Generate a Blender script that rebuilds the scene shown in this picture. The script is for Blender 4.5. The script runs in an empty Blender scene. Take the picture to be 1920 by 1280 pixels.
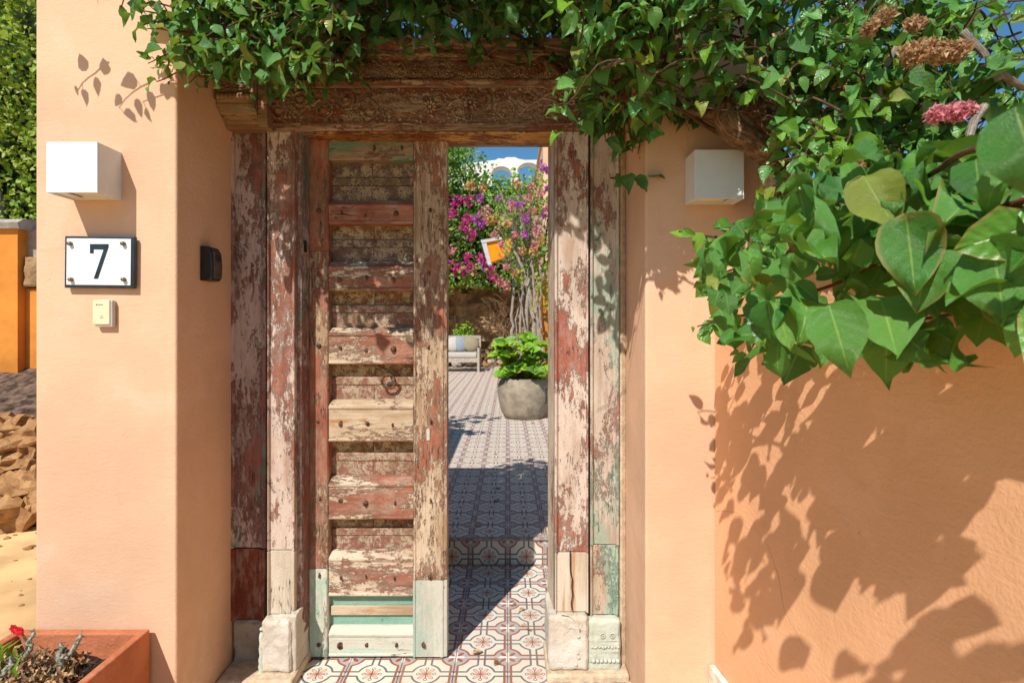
import bpy, bmesh, math, random
import numpy as np
from mathutils import Vector, Matrix, noise as mnoise
R = math.radians
random.seed(7)
rng = np.random.default_rng(7)
scene = bpy.context.scene
COL = scene.collection

# ------------------------------------------------------------------ camera
EYE, F, VX, VY = 1.27, 997.0, 952.0, 615.0       # eye height, focal length in px of a 1920 px wide frame, vanishing point
cam = bpy.data.cameras.new('camera'); camo = bpy.data.objects.new('camera', cam); COL.objects.link(camo)
camo.location = (0, 0, EYE); camo.rotation_euler = (R(90), 0, 0)
cam.sensor_width = 36; cam.lens = 36*F/1920
cam.shift_x = (960-VX)/1920; cam.shift_y = -(640-VY)/1920
cam.clip_start = .05; cam.clip_end = 1500
cam.dof.use_dof = True; cam.dof.focus_distance = 1.9; cam.dof.aperture_fstop = 7
scene.camera = camo
scene.render.resolution_x = 1024; scene.render.resolution_y = 682

# ------------------------------------------------------------------ light
L = Vector((.464, 1.0, -1.178)).normalized()      # the way sunlight travels
SUN_EL = math.asin(-L.z); SUN_ROT = math.atan2(-L.x, -L.y)
world = bpy.data.worlds.new('World'); scene.world = world; world.use_nodes = True
wn = world.node_tree.nodes; wl = world.node_tree.links; wn.clear()
sky = wn.new('ShaderNodeTexSky'); sky.sky_type = 'NISHITA'; sky.sun_disc = False
sky.sun_elevation = SUN_EL; sky.sun_rotation = SUN_ROT; sky.altitude = 300
sky.air_density = 1.0; sky.dust_density = .2; sky.ozone_density = 2.2
bg = wn.new('ShaderNodeBackground'); bg.inputs['Strength'].default_value = .092
wo = wn.new('ShaderNodeOutputWorld')
tint = wn.new('ShaderNodeMix'); tint.data_type = 'RGBA'; tint.blend_type = 'MULTIPLY'; tint.inputs[0].default_value = 1
tint.inputs[7].default_value = (.60, 1.0, 1.14, 1); wl.new(sky.outputs[0], tint.inputs[6]); wl.new(tint.outputs[2], bg.inputs[0]); wl.new(bg.outputs[0], wo.inputs[0])
sun = bpy.data.lights.new('sun', 'SUN'); suno = bpy.data.objects.new('sun', sun); COL.objects.link(suno)
sun.energy = 5.0; sun.angle = R(.53); sun.color = (1, .955, .89)
suno.rotation_euler = L.to_track_quat('-Z', 'Y').to_euler(); suno.location = (-3, -6, 9)
scene.view_settings.view_transform = 'Standard'; scene.view_settings.look = 'None'
scene.view_settings.exposure = .18; scene.view_settings.gamma = 1; scene.view_settings.use_curve_mapping = False

# ------------------------------------------------------------------ node helpers
class Sx:
    """a socket with arithmetic"""
    def __init__(s, t, sock): s.t = t; s.s = sock
    def _m(s, op, b=None, c=None, rev=False, clamp=False):
        n = s.t.nodes.new('ShaderNodeMath'); n.operation = op; n.use_clamp = clamp
        args = [s, b, c]
        if rev: args = [b, s, c]
        for i, a in enumerate(args):
            if a is None: continue
            if isinstance(a, Sx): s.t.links.new(a.s, n.inputs[i])
            else: n.inputs[i].default_value = float(a)
        return Sx(s.t, n.outputs[0])
    def __add__(s, b): return s._m('ADD', b)
    __radd__ = __add__
    def __sub__(s, b): return s._m('SUBTRACT', b)
    def __rsub__(s, b): return s._m('SUBTRACT', b, rev=True)
    def __mul__(s, b): return s._m('MULTIPLY', b)
    __rmul__ = __mul__
    def __truediv__(s, b): return s._m('DIVIDE', b)
    def lt(s, b): return s._m('LESS_THAN', b)
    def gt(s, b): return s._m('GREATER_THAN', b)
    def abs(s): return s._m('ABSOLUTE')
    def fract(s): return s._m('FRACT')
    def sqrt(s): return s._m('SQRT')
    def mn(s, b): return s._m('MINIMUM', b)
    def mx(s, b): return s._m('MAXIMUM', b)
    def clamp(s): return s._m('ADD', 0, clamp=True)
    def step(s, a, b):
        n = s.t.nodes.new('ShaderNodeMapRange'); n.interpolation_type = 'SMOOTHSTEP'
        s.t.links.new(s.s, n.inputs[0]); n.inputs[1].default_value = a; n.inputs[2].default_value = b
        return Sx(s.t, n.outputs[0])

class Mat:
    def __init__(m, name, rough=.8, spec=.3):
        m.m = bpy.data.materials.new(name); m.m.use_nodes = True
        m.t = m.m.node_tree; m.n = m.t.nodes; m.l = m.t.links
        m.b = m.n['Principled BSDF']; m.b.inputs['Roughness'].default_value = rough
        m.b.inputs['Specular IOR Level'].default_value = spec
    def tc(m, which='Object'): return m.n.new('ShaderNodeTexCoord').outputs[which]
    def vmath(m, op, a, b):
        n = m.n.new('ShaderNodeVectorMath'); n.operation = op
        for i, v in enumerate((a, b)):
            if isinstance(v, (tuple, list)): n.inputs[i].default_value = v
            elif isinstance(v, Sx): m.l.new(v.s, n.inputs[i])
            else: m.l.new(v, n.inputs[i])
        return n.outputs[0]
    def co(m, scale=(1, 1, 1), off=0.0, rand=True):
        v = m.tc()
        if rand:
            r = m.n.new('ShaderNodeObjectInfo').outputs['Random']
            r = Sx(m.t, r)*53.0
            v = m.vmath('ADD', v, r)
        v = m.vmath('ADD', v, (off, off*.7, off*1.3))
        return m.vmath('MULTIPLY', v, scale)
    def noise(m, co, scale=5, detail=4, rough=.55, dist=0.):
        n = m.n.new('ShaderNodeTexNoise'); m.l.new(co, n.inputs['Vector'])
        n.inputs['Scale'].default_value = scale; n.inputs['Detail'].default_value = detail
        n.inputs['Roughness'].default_value = rough; n.inputs['Distortion'].default_value = dist
        return Sx(m.t, n.outputs[0])
    def voro(m, co, scale=5, feat='F1', out='Distance'):
        n = m.n.new('ShaderNodeTexVoronoi'); n.feature = feat; m.l.new(co, n.inputs['Vector'])
        n.inputs['Scale'].default_value = scale
        return Sx(m.t, n.outputs[out])
    def sep(m, v):
        n = m.n.new('ShaderNodeSeparateXYZ'); m.l.new(v, n.inputs[0])
        return [Sx(m.t, o) for o in n.outputs]
    def col(m, c):
        n = m.n.new('ShaderNodeRGB'); n.outputs[0].default_value = (*c, 1); return Sx(m.t, n.outputs[0])
    def mix(m, f, a, b, mode='MIX'):
        n = m.n.new('ShaderNodeMix'); n.data_type = 'RGBA'; n.blend_type = mode
        if isinstance(f, Sx): m.l.new(f.s, n.inputs[0])
        else: n.inputs[0].default_value = f
        for i, v in ((6, a), (7, b)):
            if isinstance(v, Sx): m.l.new(v.s, n.inputs[i])
            else: n.inputs[i].default_value = (*v, 1)
        return Sx(m.t, n.outputs[2])
    def base(m, c):
        if isinstance(c, Sx): m.l.new(c.s, m.b.inputs['Base Color'])
        else: m.b.inputs['Base Color'].default_value = (*c, 1)
    def rough(m, r): m.l.new(r.s, m.b.inputs['Roughness'])
    def bump(m, h, strength=.4, dist=.01):
        n = m.n.new('ShaderNodeBump'); n.inputs['Strength'].default_value = strength
        n.inputs['Distance'].default_value = dist
        m.l.new(h.s, n.inputs['Height']); m.l.new(n.outputs[0], m.b.inputs['Normal'])

def plain(name, c, rough=.6, spec=.3, metal=0, vary=.12, scale=30, bump=.15):
    m = Mat(name, rough, spec); m.b.inputs['Metallic'].default_value = metal
    n = m.noise(m.co(), scale, 5)
    d = tuple(x*(1-vary*1.6) for x in c); e = tuple(min(1, x*(1+vary)) for x in c)
    m.base(m.mix(n.step(.3, .7), d, e))
    if bump: m.bump(m.noise(m.co(), scale*4, 3), bump, .003)
    return m.m

def stucco(name, c, bump=.35, stain=.12, dark=None):
    m = Mat(name, .9, .15)
    co = m.co(rand=False)
    big = m.noise(co, 1.6, 5, .6); mid = m.noise(co, 9, 4); fine = m.noise(co, 120, 3, .6)
    vert = m.noise(m.vmath('MULTIPLY', co, (6, 6, .6)), 2.2, 4)
    cc = m.mix(big.step(.3, .7), tuple(x*(1-stain) for x in c), tuple(min(1, x*(1+stain*.5)) for x in c))
    cc = m.mix(vert.step(.62, .8)*.35, cc, dark or tuple(x*.78 for x in c))
    cc = m.mix(mid.step(.45, .75)*.25, cc, (c[0]*1.04, c[1]*1.1, c[2]*1.25))
    sp = m.voro(co, 22); spn = m.noise(co, 2.5, 2)
    cc = m.mix((sp.lt(.035)*spn.gt(.56))*.85, cc, (.16, .09, .05))
    ck = m.voro(m.vmath('ADD', co, m.vmath('MULTIPLY', m.vmath('ADD', m.n.new('ShaderNodeTexNoise').outputs['Color'], (-.5, -.5, -.5)), (.25, .25, .25))), 1.7, 'DISTANCE_TO_EDGE')
    ckm = (1-ck.step(0, .0022))*m.noise(co, 1.1, 2).step(.56, .60)
    cc = m.mix(ckm*.55, cc, tuple(x*.45 for x in c))
    X_, Y_, Z_ = m.sep(m.tc())
    splash = (1-Z_.step(.02, .42))*m.noise(co, 14, 5, .65).step(.36, .62)
    cc = m.mix(splash*.35, cc, (.40, .27, .17))
    runs = m.noise(m.vmath('MULTIPLY', co, (26, 26, .9)), 1, 4, .6).step(.60, .74)*m.noise(co, 1.3, 2).step(.45, .62)
    cc = m.mix(runs*.22, cc, tuple(x*.72 for x in c))
    patch = m.noise(co, 3.3, 3, .5, .8).step(.60, .615)
    cc = m.mix(patch*.14, cc, (min(1, c[0]*1.06), c[1]*1.22, c[2]*1.5))
    m.base(cc)
    trow = m.noise(m.vmath('MULTIPLY', co, (14, 14, 40)), 1.0, 3, .6, 1.5)
    m.bump(fine*.5+mid*.8+trow*.5+big*1.5-ckm*1.5, bump, .006)
    return m.m

def wood(name, grain='z', red=.5, teal=0., pale=.5, rust=.1, redc=(.24, .085, .05), woodd=(.30, .20, .125), woodp=(.54, .43, .32),
         tealc=(.13, .30, .22), chips=.5, crack=.5):
    m = Mat(name, .78, .25)
    g = (1, 1, .36) if grain == 'z' else (.36, 1, 1)
    g2 = (1, 1, .06) if grain == 'z' else (.06, 1, 1)
    c1 = m.co(g, 0); c2 = m.co(g, 7.3); c3 = m.co(g2, 3.1)
    low = m.noise(c1, 9, 6, .62); fine = m.noise(c2, 75, 5, .7); streak = m.noise(c3, 90, 4, .7)
    iso = m.noise(m.co((1, 1, 1), 11), 160, 4, .75)
    wcol = m.mix((streak*.5+low*.5).step(.36, .62), woodd, woodp)
    wcol = m.mix((m.noise(m.co(g, 19), 6, 4)).step(.56-.2*pale, .7-.2*pale)*.8, wcol, tuple(min(.7, x*1.12) for x in woodp))
    woodp_ = woodp
    thr = .5+(.5-red)*.42
    spk = m.noise(m.co((1, 1, .7) if grain == 'z' else (.7, 1, 1), 33), 210, 4, .8)
    rm = (low*.50+fine*.30+spk*.20).step(thr-.022, thr+.026)
    chip = iso.step(.57+.12*(1-chips), .60+.12*(1-chips))
    rm = (rm*(1-chip*.85)).clamp()
    rc = m.mix(m.noise(m.co(g, 29), 22, 4).step(.35, .65), redc, tuple(x*1.5 for x in redc))
    wash = m.noise(m.co(g, 83), 30, 5, .7).step(.42, .70)*.5
    rc = m.mix(wash, rc, tuple(x*.8 for x in woodp))
    wcol = m.mix(m.noise(m.co(g, 91), 48, 5, .7).step(.52, .68)*.5, wcol, tuple(x*.9 for x in woodd))
    wcol = m.mix(spk.step(.58, .66)*.35, wcol, redc)
    cc = m.mix(rm, wcol, rc)
    if teal > 0:
        t1 = m.noise(m.co(g, 41), 7, 5, .62); thr2 = .5+(.5-teal)*.42
        tm = (t1*.65+fine*.35).step(thr2-.03, thr2+.03)
        cc = m.mix(tm*.7, cc, m.mix(iso.step(.35, .75), tealc, tuple(min(.8, x*1.35+.03) for x in tealc)))
    if rust > 0:
        rs = m.noise(m.co(g2 if grain == 'z' else g, 57), 16, 4); cc = m.mix(rs.step(.74-.16*rust, .86-.16*rust)*.75, cc, (.42, .17, .035))
    ck = m.noise(m.co(g2, 71), 55, 3, .6)
    ckm = ((ck-.5).abs()).step(0, .012)
    ckz = m.noise(m.co((1, 1, 1), 5), 6, 3).step(.62-.1*crack, .66-.1*crack)
    cm = ((1-ckm)*ckz)
    cc = m.mix(cm*.85, cc, (.05, .03, .02))
    m.base(cc)
    m.bump(rm*.9+streak*.6+iso*.6+low*.6-cm*1.5, .9, .005)
    return m.m

def flaked(name, a=(.30, .105, .07), b=(.60, .50, .36), d=(.12, .06, .04), tone=(.42, .33, .16)):
    m = Mat(name, .85, .2)
    n1 = m.noise(m.co(), 28, 6, .7); n2 = m.noise(m.co(off=9), 110, 5, .75); n3 = m.noise(m.co(off=21), 14, 4)
    cc = m.mix((n1*.5+n2*.5).step(.47, .53), a, b)
    cc = m.mix((n2*.7+n3*.3).step(.53, .56), cc, d)
    cc = m.mix(n3.step(.52, .7)*.5, cc, tone)
    m.base(cc); m.bump(n1+n2*.8, 1., .006)
    return m.m

def leafmat(name, a, b, vein=(.22, .34, .08), rough=.42, trans=.28, spec=.4, old=.06):
    m = Mat(name, rough, spec)
    oi = Sx(m.t, m.n.new('ShaderNodeObjectInfo').outputs['Random'])
    ri = Sx(m.t, m.n.new('ShaderNodeNewGeometry').outputs['Random Per Island'])
    r = (oi*7.31+ri*3.77).fract(); r2 = (oi*17.7+ri*11.9).fract()
    cc = m.mix(r, a, b)
    cc = m.mix(r2.lt(old)*.8, cc, (.25, .26, .03))
    u, v, _ = m.sep(m.tc('UV'))
    au = ((u-.5)*2).abs()
    mid = 1-au.step(.015, .06)
    sv = ((v*6.5-au*1.6).fract()-.5).abs()
    side = (1-sv.step(.0, .05))*.22
    vm = mid.mx(side)
    cc = m.mix(vm*.62, cc, vein)
    net = m.voro(m.vmath('MULTIPLY', m.tc('UV'), (1, 1.3, 1)), 13, 'DISTANCE_TO_EDGE'); cc = m.mix((1-net.step(0, .06))*.22, cc, vein)
    blot = m.noise(m.co(), 60, 4); cc = m.mix(blot.step(.5, .75)*.35, cc, tuple(x*1.5 for x in b))
    spot = m.noise(m.co(off=4), 85, 3, .6); rim = au.mx((v-.5).abs()*2).step(.80, 1.0)
    cc = m.mix(spot.step(.66, .72)*.8, cc, (.30, .20, .07)); cc = m.mix((r2.gt(.86))*rim*.7, cc, (.36, .24, .08))
    m.base(cc)
    m.bump(sv.step(0, .5)*.35+blot*1.5-mid*.5, .4, .005)
    tr = m.n.new('ShaderNodeBsdfTranslucent')
    cc2 = m.mix(.5, cc, (.28, .42, .02)); m.l.new(cc2.s, tr.inputs[0])
    mx = m.n.new('ShaderNodeMixShader'); mx.inputs[0].default_value = trans
    m.l.new(m.b.outputs[0], mx.inputs[1]); m.l.new(tr.outputs[0], mx.inputs[2])
    m.l.new(mx.outputs[0], m.n['Material Output'].inputs[0])
    return m.m

def bractmat(name, a, b):
    m = Mat(name, .6, .2)
    ri = Sx(m.t, m.n.new('ShaderNodeNewGeometry').outputs['Random Per Island'])
    cc = m.mix(ri, a, b); m.base(cc)
    tr = m.n.new('ShaderNodeBsdfTranslucent'); m.l.new(cc.s, tr.inputs[0])
    mx = m.n.new('ShaderNodeMixShader'); mx.inputs[0].default_value = .4
    m.l.new(m.b.outputs[0], mx.inputs[1]); m.l.new(tr.outputs[0], mx.inputs[2]); m.l.new(mx.outputs[0], m.n['Material Output'].inputs[0])
    return m.m

TP = .2          # tile pitch
def tilemat(name, far=False):
    """encaustic cement tile: an eight petal flower in a grey ring, a four petal rosette in a red ring on every corner"""
    m = Mat(name, .5, .35)
    x, y, z = m.sep(m.tc())
    if far: u = ((x/TP).fract()-.5); v = (((y-.055)/TP).fract()-.5)
    else: u = x/TP; v = y/TP
    ax, ay = u.abs(), v.abs(); cx, cy = .5-ax, .5-ay
    cream, grey, redc, dark, peach = (.72, .65, .54), (.40, .38, .36), (.33, .075, .04), (.095, .125, .125), (.68, .42, .32)
    def net(px, py, rad, w, h):
        r = (px*px+py*py).sqrt(); lo = px.mn(py)
        ring = (r-rad).abs().lt(w)*lo.gt(h)
        ln = ((lo-h).abs().lt(w))*((r).gt(rad-.01))
        return ring.mx(ln), r, lo
    dm, r, lo = net(ax, ay, .262, .0195, .062)
    rm, rc, loc = net(cx, cy, .262, .0215, .062)
    gi = rc.lt(.262).mx(loc.lt(.062))
    c = m.mix(gi, cream, grey)
    c = m.mix(loc.lt(.062)*lo.lt(.062)*(rc.gt(.262)), c, (.66, .55, .50))
    # inner faint fill between ring and joint cross
    hi = cx.mx(cy); s = ((hi-.085)/.085); s = s*s; q = loc/.034; c = m.mix((s+q*q).lt(1), c, (.74, .70, .63))
    p = (cx+cy)*.7071; q = (cx-cy).abs()*.7071
    e = ((p-.122)/.075); f = q/.036; c = m.mix((e*e+f*f).lt(1), c, redc)
    c = m.mix(rm, c, redc)
    c = m.mix(dm, c, dark)
    # flower
    p = (ax+ay)*.7071; q = (ax-ay).abs()*.7071
    e = ((p-.118)/.075); f = q/.037; val = (e*e+f*f)
    c = m.mix(val.lt(1), c, redc); c = m.mix(val.lt(.66), c, peach)
    hi = ax.mx(ay); dx = hi-.15; ds = ((dx*dx)+(lo*lo)).sqrt()
    arm = (lo.lt(.014))*(hi.lt(.13))
    c = m.mix(arm.mx(r.lt(.036)), c, (.30, .06, .04))
    c = m.mix(ds.lt(.037), c, dark); c = m.mix(ds.lt(.021), c, cream)
    wear = m.noise(m.co((1, 1, 1), 3), 16, 5, .65); grime = m.noise(m.co(off=5), 90, 3)
    tone = Sx(m.t, m.n.new('ShaderNodeObjectInfo').outputs['Random'])
    c = m.mix((tone*5.3).fract()*.24, c, (.40, .30, .21)) if not far else c
    c = m.mix(wear.step(.5, .8)*.35, c, (.55, .50, .44)); c = m.mix(grime.step(.55, .8)*.25, c, (.3, .25, .2))
    h = wear*.3+grime*.3
    if far:
        jm = loc.lt(.010); c = m.mix(jm*.7, c, (.2, .17, .14)); h = h-jm*2
    m.base(c); m.bump(h, .25, .002)
    m.rough((wear*.35+.35).clamp())
    return m.m

# ------------------------------------------------------------------ materials
M = {}
M['peach'] = stucco('peach_stucco', (.71, .445, .285), stain=.15)
M['peach2'] = stucco('peach_stucco_low_wall', (.78, .425, .225), bump=.45)
M['orange'] = stucco('orange_stucco', (.66, .25, .045), stain=.3)
M['whitewash'] = stucco('whitewash', (.76, .73, .68), stain=.2)
M['lamp'] = plain('lamp_white_metal', (.68, .70, .71), .45, .3, vary=.02, bump=0)
M['lampin'] = plain('lamp_opal_glass', (.80, .74, .60), .3, .4, vary=.03, bump=0)
M['enamel'] = plain('white_enamel', (.72, .74, .74), .25, .5, vary=.03, scale=12, bump=0)
M['navy'] = plain('dark_enamel', (.018, .028, .038), .35, .4, vary=.2, bump=0)
M['brass'] = plain('tarnished_screw', (.22, .16, .10), .45, .5, .7)
M['cream'] = plain('cream_plastic', (.78, .66, .42), .4, .4, vary=.04, bump=0)
M['clear'] = plain('grey_plastic_edge', (.5, .48, .44), .3, .5, vary=.04, bump=0)
M['black'] = plain('black_plastic', (.012, .012, .013), .35, .5, vary=.2, bump=.1)
M['keygrey'] = plain('brushed_grey_plastic', (.10, .075, .06), .38, .5, .3, vary=.2, bump=.1)
M['iron'] = plain('rusty_iron', (.16, .075, .04), .7, .4, .35, vary=.5, scale=90, bump=.6)
M['darkiron'] = plain('dark_iron', (.02, .02, .02), .6, .4, .4, vary=.3)
M['mortar'] = plain('crumbling_mortar', (.58, .45, .31), .95, .1, vary=.14, scale=40, bump=1.)
M['terra0'] = plain('terracotta', (.50, .165, .075), .75, .2, vary=.12, scale=14, bump=.25)
M['soil'] = plain('potting_soil', (.05, .03, .022), .95, .1, vary=.6, scale=60, bump=1.)
M['dry'] = plain('dried_leaf', (.42, .27, .14), .85, .1, vary=.5, scale=50, bump=.3)
M['drybract'] = plain('dried_bract', (.46, .24, .10), .85, .1, vary=.5, scale=20, bump=.3)
M['cactus'] = plain('grey_thorny_stem', (.30, .29, .22), .8, .2, vary=.5, scale=120, bump=.8)
M['skirt'] = plain('white_marble_skirting', (.72, .67, .58), .5, .3, vary=.15)
M['ground'] = plain('sandy_paving', (.70, .45, .21), .92, .15, vary=.18, scale=2.5, bump=.6)
M['farsoil'] = plain('dark_garden_soil', (.13, .085, .06), .95, .1, vary=.5, scale=18, bump=1.)
M['garden'] = plain('garden_earth', (.20, .14, .09), .95, .1, vary=.4, scale=6, bump=.8)
M['teak'] = plain('grey_weathered_teak', (.42, .37, .31), .7, .2, vary=.2, scale=30)
M['cushion'] = plain('off_white_cushion', (.46, .43, .38), .9, .1, vary=.06)
M['cushgrey'] = plain('blue_grey_cushion', (.26, .30, .34), .9, .1, vary=.1)
M['cushtan'] = plain('olive_cushion', (.28, .24, .15), .9, .1, vary=.1)
M['orangepanel'] = plain('bright_orange_render', (.85, .28, .01), .85, .1, vary=.08, scale=3)
M['whitetrim'] = plain('white_trim', (.50, .50, .50), .7, .2, vary=.06)
M['stepstone'] = plain('step_edge_stone', (.36, .30, .23), .8, .2, vary=.3, scale=50, bump=.6)

def stonemat(name, a, b, c, green=0.):
    m = Mat(name, .85, .25)
    n1 = m.noise(m.co(), 9, 6, .65); n2 = m.noise(m.co(off=6), 60, 5, .7); n3 = m.noise(m.co(off=15), 4, 3)
    cc = m.mix(n1.step(.35, .65), a, b); cc = m.mix((n2*.6+n3*.4).step(.54, .64)*.7, cc, c)
    if green: cc = m.mix(n3.step(.5-green*.2, .62-green*.1)*.5, cc, (.40, .46, .36))
    m.base(cc); m.bump(n1*1.2+n2, .8, .006)
    return m.m
M['marble'] = stonemat('worn_marble', (.50, .43, .34), (.63, .58, .50), (.42, .27, .13))
M['marblegreen'] = stonemat('green_tinged_marble', (.50, .52, .43), (.66, .63, .53), (.52, .38, .22), green=.7)
M['rock'] = stonemat('ochre_rock', (.27, .125, .045), (.46, .26, .11), (.12, .07, .04))
M['rockgrey'] = stonemat('grey_rock', (.30, .26, .22), (.44, .38, .32), (.16, .12, .09))
M['potstone'] = stonemat('mottled_stone_pot', (.25, .20, .145), (.38, .32, .235), (.15, .12, .10))
M['farrock'] = stonemat('brown_rock_face', (.26, .15, .07), (.38, .24, .12), (.12, .08, .05))  # mottled brown rock for the far face and the broken stone
M['terra'] = stonemat('weathered_terracotta', (.46, .15, .065), (.54, .19, .09), (.58, .32, .20))
M['bark'] = None
def barkmat(name, a, b, c=(.10, .055, .03), sc=1):
    m = Mat(name, .9, .15)
    u, v, _ = m.sep(m.tc('UV'))
    n = m.noise(m.vmath('MULTIPLY', m.tc('UV'), (22*sc, 5*sc, 1)), 1, 5, .6, 1.2); n2 = m.noise(m.co(), 45, 5)
    cc = m.mix(n.step(.38, .62), c, a); cc = m.mix(n2.step(.5, .7)*.6, cc, b)
    m.base(cc); m.bump(n*1.6+n2*.4, 1., .008); return m.m
M['bark'] = barkmat('vine_bark', (.30, .17, .09), (.38, .29, .20))
M['palebark'] = barkmat('pale_bark', (.50, .42, .33), (.60, .53, .44), (.26, .20, .15))
M['twig'] = barkmat('green_brown_twig', (.26, .15, .07), (.33, .24, .13), (.16, .09, .05))
M['redstem'] = barkmat('reddish_stem', (.28, .075, .04), (.34, .13, .07), (.20, .05, .03))

M['leafA'] = leafmat('leaf_painted_shade', (.022, .11, .020), (.055, .18, .032), trans=.25, rough=.34, spec=.5)  # darker copy: shade inside the vine mass is put into the leaf colour
M['leafB'] = leafmat('leaf_painted_sun', (.045, .19, .030), (.13, .33, .060), trans=.30, rough=.36, spec=.5)  # lighter copy: sunlight on the outer leaves is put into the colour
M['leafC'] = leafmat('broad_leaf', (.028, .15, .020), (.11, .30, .035), vein=(.30, .44, .10), trans=.30, rough=.36, spec=.5, old=.03)
M['leafY'] = leafmat('young_leaf', (.11, .30, .025), (.20, .42, .03), vein=(.35, .5, .06), trans=.4, rough=.42)
M['hedge'] = leafmat('hedge_leaf', (.16, .34, .02), (.42, .48, .05), trans=.3, old=.18)
M['fargreen'] = leafmat('garden_leaf', (.08, .24, .03), (.24, .42, .06), trans=.3, old=.10)
M['fardark'] = leafmat('dark_garden_leaf', (.03, .09, .02), (.07, .17, .03), trans=.2)
M['potleaf'] = leafmat('lime_leaf', (.13, .38, .02), (.34, .56, .03), vein=(.35, .5, .08), trans=.35, old=.1)
M['magenta'] = bractmat('magenta_bract', (.62, .02, .22), (.75, .08, .38))
M['purple'] = bractmat('purple_bract', (.42, .07, .42), (.62, .18, .55))
M['pink'] = bractmat('pink_bract', (.72, .22, .30), (.80, .42, .38))
M['amber'] = bractmat('amber_bract', (.74, .30, .10), (.72, .50, .22))
M['blue'] = bractmat('pale_blue_flower', (.25, .32, .70), (.4, .5, .8))
M['redfl'] = bractmat('red_flower', (.62, .01, .02), (.8, .05, .05))

M['core'] = plain('dark_foliage_core', (.025, .04, .012), .95, .05, vary=.5, scale=9, bump=1.)  # plain dark fill for the solid boxes inside the foliage
M['tile'] = tilemat('patterned_cement_tile'); M['tilefar'] = tilemat('patterned_cement_floor', True)

# ------------------------------------------------------------------ geometry helpers
def tag(o, label=None, cat=None, group=None, kind=None):
    if label: o['label'] = label
    if cat: o['category'] = cat
    if group: o['group'] = group
    if kind: o['kind'] = kind
    return o
def empty(name, loc=(0, 0, 0), **k):
    o = bpy.data.objects.new(name, None); o.empty_display_size = .05; COL.objects.link(o); o.location = loc
    return tag(o, **k)
def at(px, py, d): return Vector(((px-VX)/F*d, d, EYE-(py-VY)/F*d))

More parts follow.
